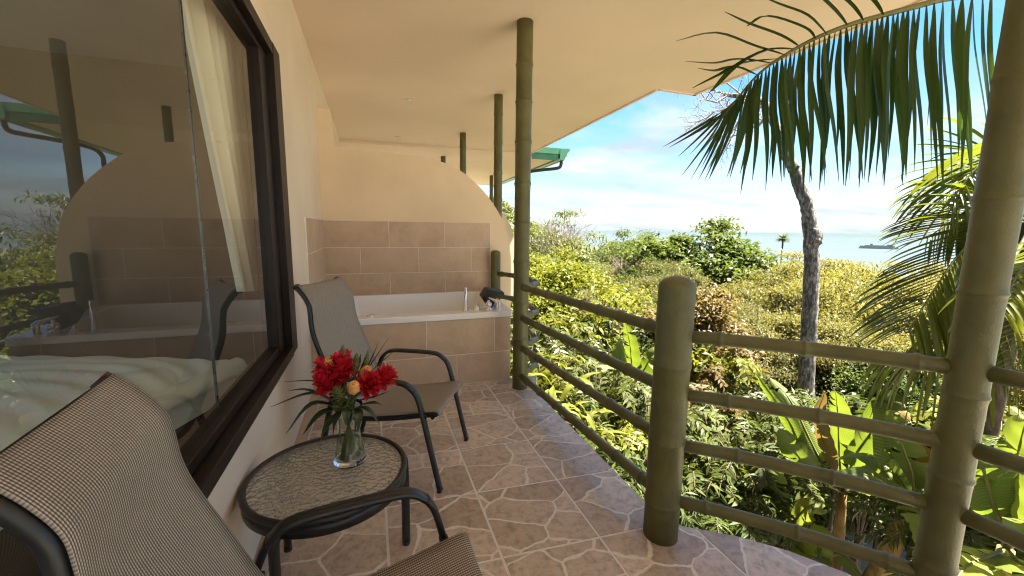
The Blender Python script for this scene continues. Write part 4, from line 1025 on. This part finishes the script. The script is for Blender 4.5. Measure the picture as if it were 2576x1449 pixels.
for px, py, r_, s, l in ((2100, 860, 13.0, .8, 'dark green tree filling the gap behind the lichen-spotted trunk'), (2230, 930, 11.5, .7, 'dark green tree standing behind the banana plants'), (1930, 900, 11.8, .65, 'dark green tree to the house side of the lichen-spotted trunk')):
    put('green_a', px, py, r_, s, l)
put('rust_a', 1770, 745, 10.0, .75, 'rusty orange-brown leafed small tree beside the railing post')
p = at(1575, 690, 22); bare_shrub((p[0], p[1], p[2] - 1.0), 2.6, 3, 'bare brown twiggy shrub rising out of the canopy')
p = at(1480, 780, 10.5); bare_shrub((p[0], p[1], p[2] - .9), 1.5, 4, 'bare pale twiggy shrub in the dark gap below the canopy')
p = at(1400, 640, 24); bare_shrub((p[0], p[1], p[2] - .6), 3.2, 6, 'bare thin branched shrub standing among the feathery trees')
p = at(1970, 640, 30)
t = thing('small_palm', (p[0], p[1], p[2] - 4), 'tiny tufted palm top poking above the golden canopy', 'palm')
q = at(1970, 600, 30); q = q - np.array([p[0], p[1], p[2] - 4])
m = MB(); m.tube([(0, 0, 0), tuple(q)], .05, 6); m.build('trunk', MT['bark'], t)
rg = np.random.default_rng(2); n = 160; az = rg.random(n) * 6.28; el = rg.uniform(-.5, .8, n)
dr = np.stack([np.cos(az) * np.cos(el), np.sin(az) * np.cos(el), np.sin(el)], 1)
o = meshobj('crown', fast_mesh('crown', leaf_quads(rg, np.repeat(q[None], n, 0), dr, np.repeat(np.array([[0, 0, 1.]]), n, 0), np.full(n, .55), np.full(n, .05)), MT['leaf_green']), t)

# -------------------------------------------------- tall lichen-spotted trunk
def trunk_pts(lst): return [at(a, b, r_) for a, b, r_ in lst]
TP = [(a_, b_, 9.6) for a_, b_ in ((2030, 1120), (2028, 975), (2034, 850), (2039, 740), (2043, 660), (2040, 620), (2046, 598), (2038, 572), (2034, 540), (2026, 505), (2012, 470), (2000, 425))]
TR = [.145, .138, .130, .126, .122, .126, .152, .126, .110, .108, .104, .098]
base = at(2030, 1120, 9.6); gz = ground_z(base[0], base[1])
lt = thing('bare_tree', (base[0], base[1], gz), 'tall bare tree with grey lichen-spotted trunk and a knotty bulge', 'tree')
bz2 = (base[0], base[1], gz)
def rough_tube(m, P, Rr, seg, seed, amp=.06):
    k = len(m.v); m.tube(P, Rr, seg); rg = np.random.default_rng(seed)
    for i in range(k, len(m.v)):
        c = np.array(P[min((i - k) // seg, len(P) - 1)]) - m.b; d = np.array(m.v[i]) - c
        m.v[i] = tuple(c + d * (1 + rg.normal(0, amp)))
P = smooth_path([np.array([base[0] - .1, base[1], gz - .3])] + trunk_pts(TP), 5)
Rr = np.interp(np.linspace(0, 1, len(P)), np.linspace(0, 1, len(TR) + 1), [.24] + TR)
m = MB(bz2); rough_tube(m, P, list(Rr), 16, 3, .05); trk = m.build('trunk', MT['lichen'], lt)
m = MB(bz2); rough_tube(m, [at(2040, 612, 9.58), at(2052, 600, 9.55), at(2060, 594, 9.53)], [.12, .13, .06], 10, 4, .08); m.build('knot', MT['lichen'], trk)
P = smooth_path(trunk_pts([(1999, 428, 9.6), (1982, 395, 9.6), (1966, 350, 9.6), (1943, 300, 9.6), (1925, 262, 9.6), (1880, 245, 9.8), (1820, 238, 10.0)]), 5)
m = MB(bz2); rough_tube(m, P, list(np.linspace(.11, .04, len(P))), 10, 5, .04); m.build('branch', MT['lichen'], lt)
def twigs(p0, d0, L_, r_, lv, m, rg):
    e = p0 + d0 * L_; mid = .5 * (p0 + e) + rg.normal(0, .12, 3) * L_
    m.tube([p0, mid, e], [r_, r_ * .8, r_ * .55], 5, False)
    if lv:
        for _ in range(int(rg.integers(2, 4))): twigs(e if rg.random() < .7 else mid, unit(d0 + rg.normal(0, .6, 3)), L_ * rg.uniform(.5, .8), r_ * .6, lv - 1, m, rg)
rg = np.random.default_rng(21)
m = MB(bz2)
for q in P[-14::3]:
    for _ in range(2): twigs(np.array(q), unit(np.array([-.62, .35, .1]) + rg.normal(0, .4, 3)), .55, .022, 4, m, rg)
m.build('twigs', MT['twig'], lt)

# -------------------------------------------------- palm
def make_frond(parent, base, path, lens, n_leaf, droop, w, label_mat, seed, plane=None, skip=0.0, hang=0.0):
    """rachis along path, leaflets in pairs; each leaflet is a mesh of its own"""
    rg = random.Random(seed); path = smooth_path(path, 8); k = len(path)
    m = MB(base); m.tube(path, list(np.linspace(.017, .004, k)), 8); fr_ = m.build('frond', MT['rachis'], parent)
    for i in range(n_leaf):
        u = skip + (1 - skip) * (i + .5) / n_leaf; f = u * (k - 1); a = int(f); t_ = f - a; a2 = min(a + 1, k - 1)
        p = path[a] * (1 - t_) + path[a2] * t_; d = path[min(a + 2, k - 1)] - path[max(a - 1, 0)]; d = d / np.linalg.norm(d)
        upv = np.array([0, 0, 1.]) if plane is None else np.array(plane, float)
        sd_ = np.cross(d, upv); sd_ = sd_ / (np.linalg.norm(sd_) + 1e-9)
        for s in (-1, 1):
            L_ = lens(u) * rg.uniform(.86, 1.1)
            fw_ = .55 + .5 * u if plane is None else 1.45
            d0 = sd_ * s * (1.0 - .75 * hang) + d * fw_ * (1 - hang * .55) + upv * (.22 * (1 - hang)) - np.array([0, 0, 1.]) * hang * 1.1
            d0 = d0 / np.linalg.norm(d0); dz = np.array([0, 0, -1.]) * droop * rg.uniform(.8, 1.25)
            pp = [p, p + d0 * L_ * .35 + dz * L_ * .10, p + d0 * L_ * .62 + dz * L_ * .42, p + d0 * L_ * .78 + dz * L_ * .85]
            jit = np.array([rg.gauss(0, .02), rg.gauss(0, .02), 0]) * L_
            pp = [q + jit * (j / 3) for j, q in enumerate(pp)]
            b = blade('leaflet', pp, w * (.45 + .75 * math.sin(math.pi * min(.95, .25 + .7 * u))) * rg.uniform(.85, 1.15), label_mat, fr_, base, 9, .45, np.array([rg.gauss(0, .3), rg.gauss(0, .3), 1.0]) + sd_ * .6, .55, 2)
    return fr_
pc = at(2760, -300, 5.2)
pb = (pc[0] + .35, pc[1] - .2, ground_z(pc[0], pc[1]))
pt = thing('coconut_palm', pb, 'coconut palm whose long frond hangs under the porch eave', 'palm')
m = MB(pb); P = smooth_path([np.array(pb), np.array(pb) + np.array([.1, -.05, 3]), pc + np.array([.05, -.05, -1.2]), pc], 8); m.tube(P, list(np.linspace(.20, .11, len(P))), 12); m.build('trunk', MT['bark'], pt)
RX = [(2760, -300, 5.2), (2560, -60, 4.1), (2347, 4, 3.55), (2237, 34, 3.35), (2144, 60, 3.2), (2052, 96, 3.1), (1974, 139, 3.03), (1910, 185, 3.0), (1860, 241, 2.98), (1815, 300, 2.97)]
def hanging_frond(parent, base):
    rg = random.Random(31); pth = smooth_path([np.array(q, float) for q in RX], 10)
    W_ = [at(*q) for q in pth]; k = len(pth)
    m = MB(base); m.tube(W_, list(np.linspace(.020, .004, k)), 8); fr_ = m.build('frond', MT['rachis'], parent)
    upv = np.array([.3, -.9, .1])
    n = 54
    for i in range(n):
        u = .14 + .86 * ((i + .5) / n) ** 1.12; f = u * (k - 1); a = int(min(f, k - 2)); q = pth[a] * (1 - (f - a)) + pth[a + 1] * (f - a); p = at(*q)
        tipf = max(0.0, (u - .74) / .26)                       # towards the tip the leaflets fan out
        for s in (0, 1):
            if s and rg.random() < .34: continue
            ang = R(3.5 * rg.gauss(0, 1)) - R(44) * tipf ** .9 + (-R(26) * tipf if s else R(10) * tipf)
            by = 455 + rg.gauss(0, 14)
            if s: by -= abs(rg.gauss(0, 45)) * (1 - tipf)
            ln = max(60, (by - q[1])) if tipf <= 0 else max(165 + rg.gauss(0, 18), by - q[1])
            dr_ = rg.gauss(0, .10) + (.14 if s else -.06)
            e = (q[0] + ln * math.sin(ang), q[1] + ln * math.cos(ang) if tipf > 0 else by, q[2] + dr_ * 1.3)
            mid = (q[0] + ln * .33 * math.sin(ang * .75) - 8 * (1 - tipf), q[1] + ln * .30 * math.cos(ang), q[2] + dr_)
            md2 = (q[0] + ln * .68 * math.sin(ang * .92), q[1] + ln * .66 * math.cos(ang), q[2] + dr_ * 1.2)
            yaw_ = rg.uniform(-1.0, 1.0)
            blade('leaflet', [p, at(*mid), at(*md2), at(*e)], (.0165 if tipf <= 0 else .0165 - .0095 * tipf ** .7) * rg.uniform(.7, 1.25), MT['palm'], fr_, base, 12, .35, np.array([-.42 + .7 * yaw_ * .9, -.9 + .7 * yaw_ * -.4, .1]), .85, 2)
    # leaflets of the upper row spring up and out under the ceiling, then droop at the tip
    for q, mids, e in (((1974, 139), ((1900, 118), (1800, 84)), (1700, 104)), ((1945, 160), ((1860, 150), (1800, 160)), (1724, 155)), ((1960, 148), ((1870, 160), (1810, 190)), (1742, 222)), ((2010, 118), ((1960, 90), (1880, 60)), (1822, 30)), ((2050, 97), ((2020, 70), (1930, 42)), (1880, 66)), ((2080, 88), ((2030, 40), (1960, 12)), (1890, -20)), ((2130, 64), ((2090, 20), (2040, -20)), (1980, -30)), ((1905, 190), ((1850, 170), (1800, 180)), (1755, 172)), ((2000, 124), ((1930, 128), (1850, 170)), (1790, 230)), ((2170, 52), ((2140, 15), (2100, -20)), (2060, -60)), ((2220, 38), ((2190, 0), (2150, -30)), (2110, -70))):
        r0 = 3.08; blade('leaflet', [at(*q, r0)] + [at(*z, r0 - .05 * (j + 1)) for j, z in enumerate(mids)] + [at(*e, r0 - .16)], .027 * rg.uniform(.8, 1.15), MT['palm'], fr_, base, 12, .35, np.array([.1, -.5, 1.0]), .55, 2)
hanging_frond(pt, np.array(pb))
def frond_px(pt_, base, pts_, L0, n, droop, w, seed, skip=.1, hang=.15, plane=None):
    return make_frond(pt_, np.array(base), [at(*q) for q in pts_], lambda u: L0 * math.sin(math.pi * min(.93, .22 + .70 * u)) ** .7, n, droop, w, MT['palm_sun'], seed, plane, skip, hang)
frond_px(pt, pb, ((2760, 330, 6.2), (2600, 330, 5.9), (2480, 400, 5.6), (2380, 520, 5.4)), .85, 20, .5, .018, 41, .1, .1)
p2 = at(2600, 560, 6.2); pb2 = (p2[0], p2[1], ground_z(p2[0], p2[1]))
pt2 = thing('young_palm', pb2, 'sunlit young palm with arching feather fronds behind the thick column', 'palm')
m = MB(pb2); P = smooth_path([np.array(pb2), np.array(pb2) + np.array([-.12, .05, 2.2]), p2], 8); m.tube(P, list(np.linspace(.16, .08, len(P))), 12); m.build('trunk', MT['bark'], pt2)
for k, (pts_, L0, n, dr_, hg, pl) in enumerate((
    (((2600, 560, 6.2), (2510, 545, 5.7), (2413, 640, 5.4), (2340, 745, 5.2), (2285, 830, 5.1)), 1.0, 38, .16, 0, (-.75, -.45, .35)),
    (((2600, 560, 6.2), (2520, 700, 5.7), (2430, 810, 5.3), (2340, 880, 5.1), (2230, 905, 5.0)), .72, 30, .8, .35, None),
    (((2600, 560, 6.2), (2560, 420, 6.3), (2500, 400, 6.3), (2430, 440, 6.3), (2370, 500, 6.3)), .95, 24, .2, 0, (-.75, -.45, .3)),
    (((2600, 560, 6.2), (2500, 500, 6.0), (2420, 540, 5.8), (2330, 600, 5.6)), .85, 22, .15, 0, (-.6, -.3, .7)),
    (((2600, 560, 6.2), (2610, 700, 5.6), (2590, 820, 5.2), (2560, 930, 5.0)), .75, 22, .5, .2, None),
    (((2600, 560, 6.2), (2680, 520, 6.2), (2760, 600, 6.2), (2820, 720, 6.1)), .8, 18, .5, .2, None),
    (((2600, 560, 6.2), (2620, 640, 5.5), (2560, 690, 4.9), (2520, 790, 4.6)), .6, 18, .5, .25, None))):
    frond_px(pt2, pb2, pts_, L0, n, dr_, .021, 50 + k, .15, hg, pl)

# -------------------------------------------------- banana plants
def banana_leaf(parent, base, pts_, w, mat, seed, roll=0.0, tear=5, fold=.30, face=None):
    rg = random.Random(seed); path = smooth_path(pts_, 8); k = len(path); nv = 3
    P = []; F = []; UV = []
    def halfw(u):
        if u < .16: return .010
        q = (u - .16) / .84; return w * (min(1, q * 4.5) ** .6) * (max(0, 1 - q ** 3.2)) ** .55 + .004
    tears = {(rg.choice((-1, 1)), rg.randint(int(k * .25), k - 3)) for _ in range(tear)}
    for s in (-1, 1):
        rows = []
        for i, p in enumerate(path):
            u = i / (k - 1); d = path[min(i + 1, k - 1)] - path[max(i - 1, 0)]; d = d / np.linalg.norm(d)
            up = np.array([0, 0, 1.]) if face is None else np.asarray(face, float); sd_ = np.cross(d, up); nn = np.linalg.norm(sd_); sd_ = sd_ / nn if nn > .05 else np.array([1., 0, 0])
            upn = np.cross(sd_, d); c, q = math.cos(roll), math.sin(roll); sd2 = sd_ * c + upn * q; up2 = upn * c - sd_ * q
            hwid = halfw(u) * (1 + .06 * math.sin(i * 2.3 + seed)); rows.append((p, sd2, up2, hwid, u, d))
        def pt(row, t_, sh=0.0):
            p, sd2, up2, hwid, u, d = row
            return p + sd2 * s * hwid * t_ + up2 * (hwid * t_ * fold - hwid * t_ * t_ * .55 + .03 * hwid * math.sin(u * 37 + s)) + d * sh * t_
        for i in range(k - 1):
            sh0 = .0; sh1 = .0
            if (s, i) in tears: sh1 = -.05 * w / .2
            if (s, i - 1) in tears: sh0 = .05 * w / .2
            n0 = len(P)
            for j in range(nv + 1): P.append(pt(rows[i], j / nv, sh0)); UV.append((rows[i][4], .5 + s * .5 * j / nv))
            for j in range(nv + 1): P.append(pt(rows[i + 1], j / nv, sh1)); UV.append((rows[i + 1][4], .5 + s * .5 * j / nv))
            for j in range(nv): F.append((n0 + j, n0 + nv + 1 + j, n0 + nv + 2 + j, n0 + j + 1))
    m = MB(base); m.add(P, F, True); me = m.mesh('leaf')
    uvl = me.uv_layers.new(name='UVMap')
    for l in me.loops: uvl.data[l.index].uv = UV[l.vertex_index]
    # welding keeps the blade smooth except where it is torn
    import bmesh
    bm = bmesh.new(); bm.from_mesh(me); bmesh.ops.remove_doubles(bm, verts=bm.verts, dist=.0008); bm.to_mesh(me); bm.free()
    me.materials.append(mat); o = meshobj('leaf', me, parent)
    mm = MB(base); mm.tube(path, list(np.linspace(.016, .003, k)), 7); mm.build('midrib', MT['rachis'], o)
    return o
def banana(px, py, r_, h, leaves_px, label, seed, generic=0, glen=1.1, stem_lean=(0, 0), stem_r=.075):
    c = at(px, py, r_); g = ground_z(c[0], c[1]); b = (c[0] + stem_lean[0], c[1] + stem_lean[1], g)
    t = thing('banana_plant', b, label, 'banana plant', None)
    m = MB(b); P = smooth_path([np.array(b), .5 * (np.array(b) + c) + np.array([.04, 0, 0]), c], 6)
    rough_tube(m, P, list(np.linspace(stem_r * 1.25, stem_r * .55, len(P))), 12, seed, .04); m.build('stem', MT['banana_stem'], t)
    rg = random.Random(seed)
    for k, (pts_, w, mt, roll) in enumerate(leaves_px):
        pp = [c] + [at(*q) for q in pts_]
        banana_leaf(t, b, pp, w, MT[mt], seed * 10 + k, roll, face=unit(CAM - pp[-1]) + np.array([0, 0, .35]))
    for k in range(generic):
        a = rg.uniform(0, 6.28); L_ = glen * rg.uniform(.75, 1.2); d = np.array([math.cos(a), math.sin(a), 0]); e = rg.uniform(.3, .9)
        banana_leaf(t, b, [c, c + d * L_ * .3 + np.array([0, 0, L_ * .42 * e]), c + d * L_ * .65 + np.array([0, 0, L_ * .50 * e]), c + d * L_ + np.array([0, 0, L_ * (.25 * e - .15)])], rg.uniform(.13, .19), MT['banana' if rg.random() < .85 else 'banana_yel'], seed * 10 + 50 + k, rg.uniform(-.5, .5))
    return t
banana(2120, 1240, 6.0, 0, [
    (((2112, 1150, 5.9), (2108, 1050, 5.75), (2102, 985, 5.6)), .17, 'banana', .9),
    (((2150, 1150, 5.8), (2190, 1090, 5.5), (2240, 1010, 5.2), (2215, 1180, 5.0)), .17, 'banana', .3),
    (((2080, 1140, 5.8), (2058, 1050, 5.7), (2075, 985, 5.6)), .11, 'banana_dry', .9),
    (((2040, 1180, 5.7), (1985, 1060, 5.5), (1900, 935, 5.4)), .085, 'banana', .4),
    (((2060, 1150, 5.9), (1990, 1010, 6.0), (1935, 950, 6.1)), .08, 'banana', -.3),
    (((2170, 1170, 6.0), (2200, 1080, 6.2), (2250, 1035, 6.3), (2290, 1060, 6.3)), .13, 'banana_yel', .2),
    (((2050, 1200, 5.6), (2010, 1150, 5.3), (1960, 1080, 5.1)), .15, 'banana', .5),
    (((2160, 1230, 5.6), (2230, 1200, 5.2), (2330, 1205, 4.9), (2390, 1250, 4.8)), .15, 'banana', -.5),
    ], 'banana plant with one withered brown leaf in front of the lichen-spotted trunk', 3, 3, 1.0)
banana(2300, 1260, 5.0, 0, [
    (((2295, 1190, 4.9), (2270, 1120, 4.8), (2240, 1030, 4.7)), .15, 'banana', .8),
    (((2330, 1200, 4.9), (2370, 1120, 4.8), (2400, 1080, 4.7), (2420, 1130, 4.6)), .14, 'banana_yel', .3),
    (((2250, 1230, 4.7), (2180, 1195, 4.5), (2090, 1200, 4.3)), .12, 'banana', -.5),
    (((2320, 1290, 4.7), (2350, 1340, 4.4), (2340, 1420, 4.2)), .16, 'banana', .5)], 'banana plant with a leaning brown stem and a yellowing leaf', 4, 2, .9, (-.55, .2), .10)
banana(2530, 1380, 4.2, 0, [
    (((2540, 1280, 4.1), (2560, 1150, 4.0), (2580, 1060, 3.9)), .24, 'banana', .9),
    (((2510, 1300, 4.1), (2480, 1200, 4.0), (2470, 1130, 3.9), (2530, 1190, 3.8)), .17, 'banana', .2),
    (((2490, 1400, 3.9), (2440, 1420, 3.6), (2400, 1460, 3.4)), .18, 'banana', -.4),
    (((2570, 1420, 3.9), (2620, 1440, 3.6), (2650, 1500, 3.4)), .18, 'banana', .3)], 'banana plant with broad upright leaves close outside the thick column', 5, 2, .9)
banana(1960, 1370, 5.2, 0, [
    (((1955, 1300, 5.1), (1950, 1220, 5.0), (1945, 1150, 4.9)), .14, 'banana', .8),
    (((1990, 1320, 5.1), (2040, 1270, 4.9), (2080, 1290, 4.8)), .13, 'banana', .3),
    (((2000, 1350, 5.0), (2060, 1360, 4.7), (2100, 1400, 4.6)), .15, 'banana', -.3)], 'low banana plant growing at the foot of the curved floor edge', 6, 3, .8)
banana(1600, 960, 7.2, 0, [
    (((1590, 920, 7.1), (1585, 870, 7.0), (1575, 815, 6.9)), .17, 'banana', .8),
    (((1570, 950, 7.0), (1560, 900, 6.9), (1555, 850, 6.8)), .16, 'banana', -.6),
    (((1620, 930, 7.0), (1645, 890, 6.9), (1660, 900, 6.8)), .15, 'banana', .3)], 'banana plant with broken leaves seen between the upper railing bars', 7, 3, .9)

# -------------------------------------------------- shrubs close below the balcony
def shrub_mesh(seed, rad, h, n_stem, n_pair, ll, lw, mat, droop=.5):
    """arching stems carrying pairs of lance-shaped leaflets"""
    rg = np.random.default_rng(seed); Qs = []; st_ = MB()
    for s in range(n_stem):
        a = rg.random() * 6.28; rr = rad * rg.uniform(.45, 1.0); hh = h * rg.uniform(.55, 1.0)
        d = np.array([math.cos(a), math.sin(a), 0])
        P = smooth_path([d * rad * .1 * rg.random(), d * rr * .35 + np.array([0, 0, hh * .65]), d * rr * .75 + np.array([0, 0, hh]), d * rr * 1.1 + np.array([0, 0, hh * (1 - droop * rg.uniform(.1, .5))])], 6)
        st_.tube(P[::3] + [P[-1]], list(np.linspace(.014, .004, len(P[::3]) + 1)), 5, False)
        P = np.array(P); f = np.linspace(.22, 1, n_pair) * (len(P) - 1); i0 = np.minimum(f.astype(int), len(P) - 2); t_ = (f - i0)[:, None]
        pos = P[i0] * (1 - t_) + P[i0 + 1] * t_; tg = unit(P[i0 + 1] - P[i0]); sd_ = unit(np.cross(tg, np.array([0, 0, 1.]) + rg.normal(0, .25, 3)))
        for sg in (-1, 1):
            dirs = unit(sd_ * sg + tg * .55 + rg.normal(0, .22, (n_pair, 3)) + np.array([0, 0, -.12]))
            nr_ = unit(np.cross(dirs, tg) * sg * 1.0 + rg.normal(0, .2, (n_pair, 3)))
            nr_ = np.where(nr_[:, 2:3] < 0, -nr_, nr_)
            Qs.append(leaf_quads(rg, pos, dirs, nr_, ll * rg.uniform(.7, 1.25, n_pair), lw * rg.uniform(.75, 1.2, n_pair), .18))
    return fast_mesh('foliage', np.concatenate(Qs), mat), bark_me(st_.mesh('stems'), 'bark')
SK = [shrub_mesh(1, 1.0, 1.5, 46, 20, .17, .045, MT['leaf_shrub']), shrub_mesh(2, 1.0, 1.3, 44, 22, .15, .05, MT['leaf_pale']),
      shrub_mesh(3, .9, 1.4, 50, 18, .16, .065, MT['leaf_bright']), shrub_mesh(4, 1.0, 1.6, 48, 20, .20, .04, MT['leaf_green']), shrub_mesh(5, .8, 1.2, 40, 16, .15, .05, MT['leaf_rust'])]
def shrub(px, py, r_, k, s, label, group):
    p = at(px, py, r_); g = ground_z(p[0], p[1]); hh = (1.5, 1.3, 1.4, 1.6, 1.2)[k] * s
    t = thing('shrub', (p[0], p[1], p[2] - hh), label, 'shrub', group, rt.uniform(0, 6.28)); t.scale = (s, s, s)
    f_ = meshobj('foliage', SK[k][0], t); f_['kind'] = 'stuff'; meshobj('stems', SK[k][1], t)
    if p[2] - hh > g + .05:
        m = MB(); m.tube([(0, 0, (g - (p[2] - hh)) / s - .1), (0, 0, .05)], .03, 6); m.build('stem', MT['bark'], t)
SL = ('dark glossy shrub with lance-shaped leaves in the thicket below the railing', 'pale leaved arching shrub in the thicket below the railing', 'bright yellow-green shrub in the thicket below the railing', 'deep green fine-leaved shrub in the thicket below the railing', 'shrub with withered rusty leaves in the thicket below the railing')
SG = ('glossy shrubs below the railing', 'pale shrubs below the railing', 'bright shrubs below the railing', 'deep green shrubs below the railing', 'rusty shrubs below the railing')
for px, py, r_, k, s in ((1370, 900, 6.5, 2, .9), (1360, 830, 8.0, 0, 1.1), (1440, 860, 7.5, 0, 1.0), (1500, 930, 6.2, 1, .9), (1430, 1000, 5.2, 0, .85), (1520, 1040, 5.0, 2, .7), (1400, 1090, 4.4, 3, .7), (1480, 1150, 4.0, 3, .7), (1570, 1150, 4.4, 1, .75), (1580, 1060, 5.2, 0, .8), (1640, 1000, 5.6, 1, .8), (1540, 860, 8.5, 0, 1.2), (1640, 880, 8.5, 3, 1.1),
                         (1730, 900, 8.0, 4, .9), (1800, 880, 8.5, 2, .9), (1760, 990, 6.5, 4, .8), (1800, 1060, 5.8, 1, .85), (1740, 1120, 5.2, 1, .75), (1830, 1130, 5.2, 0, .8), (1900, 1100, 5.5, 1, .85), (1780, 1220, 4.6, 3, .7), (1730, 1290, 4.2, 0, .6), (1640, 1250, 4.0, 3, .6), (1560, 1250, 3.7, 0, .55), (1850, 1000, 7.0, 3, .9), (1950, 1010, 7.2, 0, .9),
                         (2200, 1080, 7.5, 3, 1.0), (2350, 1020, 7.5, 3, 1.0), (2450, 1080, 6.5, 0, .9), (2540, 1050, 7.0, 2, .9), (2130, 1020, 8.0, 3, 1.0), (1420, 780, 9.5, 2, 1.1), (1560, 790, 10, 0, 1.2), (1700, 960, 7.0, 0, .8), (2480, 1300, 5.0, 3, .7), (2400, 1200, 5.8, 0, .8)):
    shrub(px, py, r_, k, s, SL[k], SG[k])
# broad yellow-green spear leaves near the foot of the far column
sp = at(1420, 1010, 4.8); g = ground_z(sp[0], sp[1])
t = thing('ginger_plant', (sp[0], sp[1], g), 'clump of yellow-green spear-leaved ginger below the lower rails', 'plant')
rg = random.Random(12)
for k in range(26):
    a = rg.uniform(0, 6.28); z0 = rg.uniform(-.5, .1); c = sp + np.array([rg.uniform(-.35, .35), rg.uniform(-.35, .35), z0]); d = np.array([math.cos(a), math.sin(a), 0]); L_ = rg.uniform(.3, .5)
    blade('leaf', [c, c + d * L_ * .4 + np.array([0, 0, L_ * .45]), c + d * L_ + np.array([0, 0, L_ * .5])], .045, MT['leaf_bright'], t, np.array((sp[0], sp[1], g)), 8, .3)
# ground stones at the foot of the balcony
rg = np.random.default_rng(9)
for k in range(16):
    px, r_ = 1760 + k * 15 + rg.normal(0, 6), 5.2 + rg.normal(0, .25) - k * .03
    p = at(px, 1340 + k * 4, r_); g = ground_z(p[0], p[1]); s = rg.uniform(.13, .26)
    m = MB((p[0], p[1], g)); V_ = unit(rg.normal(size=(1, 3)))
    nU, nV_ = 8, 6
    def stn(u, v):
        th = math.pi * v; ph = 2 * math.pi * u; n_ = 1 + .18 * math.sin(3 * ph + k) * math.sin(2 * th + k) + .12 * math.cos(5 * ph + 2 * k)
        return (p[0] + s * 1.1 * n_ * math.sin(th) * math.cos(ph), p[1] + s * n_ * math.sin(th) * math.sin(ph), g + s * .55 + s * .75 * n_ * math.cos(th))
    m.grid(stn, nU, nV_, False)
    props(m.build('stone', MT['stone']), 'yellow lichened stone lying below the curved floor edge', 'stone', 'stones below the curved floor edge')

# -------------------------------------------------- far wood on the hillside
rg = np.random.default_rng(77); Qs = []
for k in range(900):
    x = rg.uniform(28, 190); yv = rg.uniform(20, 340)
    azd = math.degrees(math.atan2(x, yv)); 
    if math.hypot(x, yv) < 42 or azd > 80: continue
    if azd > 27 and rg.random() < .35: continue
    z = ground_z(x, yv) + 5.5; n = 110; rr = rg.uniform(2.6, 4.2)
    d = unit(rg.normal(size=(n, 3))); d[:, 2] = np.abs(d[:, 2]); pos = np.array([x, yv, z]) + d * rr * np.array([1, 1, .75]) * rg.uniform(.75, 1.1, (n, 1))
    az = rg.random(n) * 6.28; dirs = np.stack([np.cos(az), np.sin(az), rg.normal(0, .3, n)], 1); dirs = unit(dirs)
    Qs.append(leaf_quads(rg, pos, dirs, unit(d + rg.normal(0, .3, (n, 3))), rg.uniform(1.0, 1.8, n), rg.uniform(.6, 1.1, n)))
o = meshobj('far_wood', fast_mesh('far_wood', np.concatenate(Qs), MT['leaf_far']))
props(o, 'distant wooded hillside running down to the sea', 'wood', None, 'stuff')

# ------------------------------------------------------------------ sea haze
HZ = bpy.data.materials.new('haze_air'); HZ.use_nodes = True; nt = HZ.node_tree; nt.nodes.clear()
o_ = nt.nodes.new('ShaderNodeOutputMaterial'); pv = nt.nodes.new('ShaderNodeVolumePrincipled')
pv.inputs['Color'].default_value = (.150, .195, .215, 1); pv.inputs['Density'].default_value = 1.0e-4; pv.inputs['Anisotropy'].default_value = 0.0
nt.links.new(pv.outputs[0], o_.inputs['Volume'])
m = MB(); m.box(-70000, 70000, -70000, 70000, -66, 12)
props(m.build('haze', HZ), 'thin pale sea air', None, None, 'stuff')
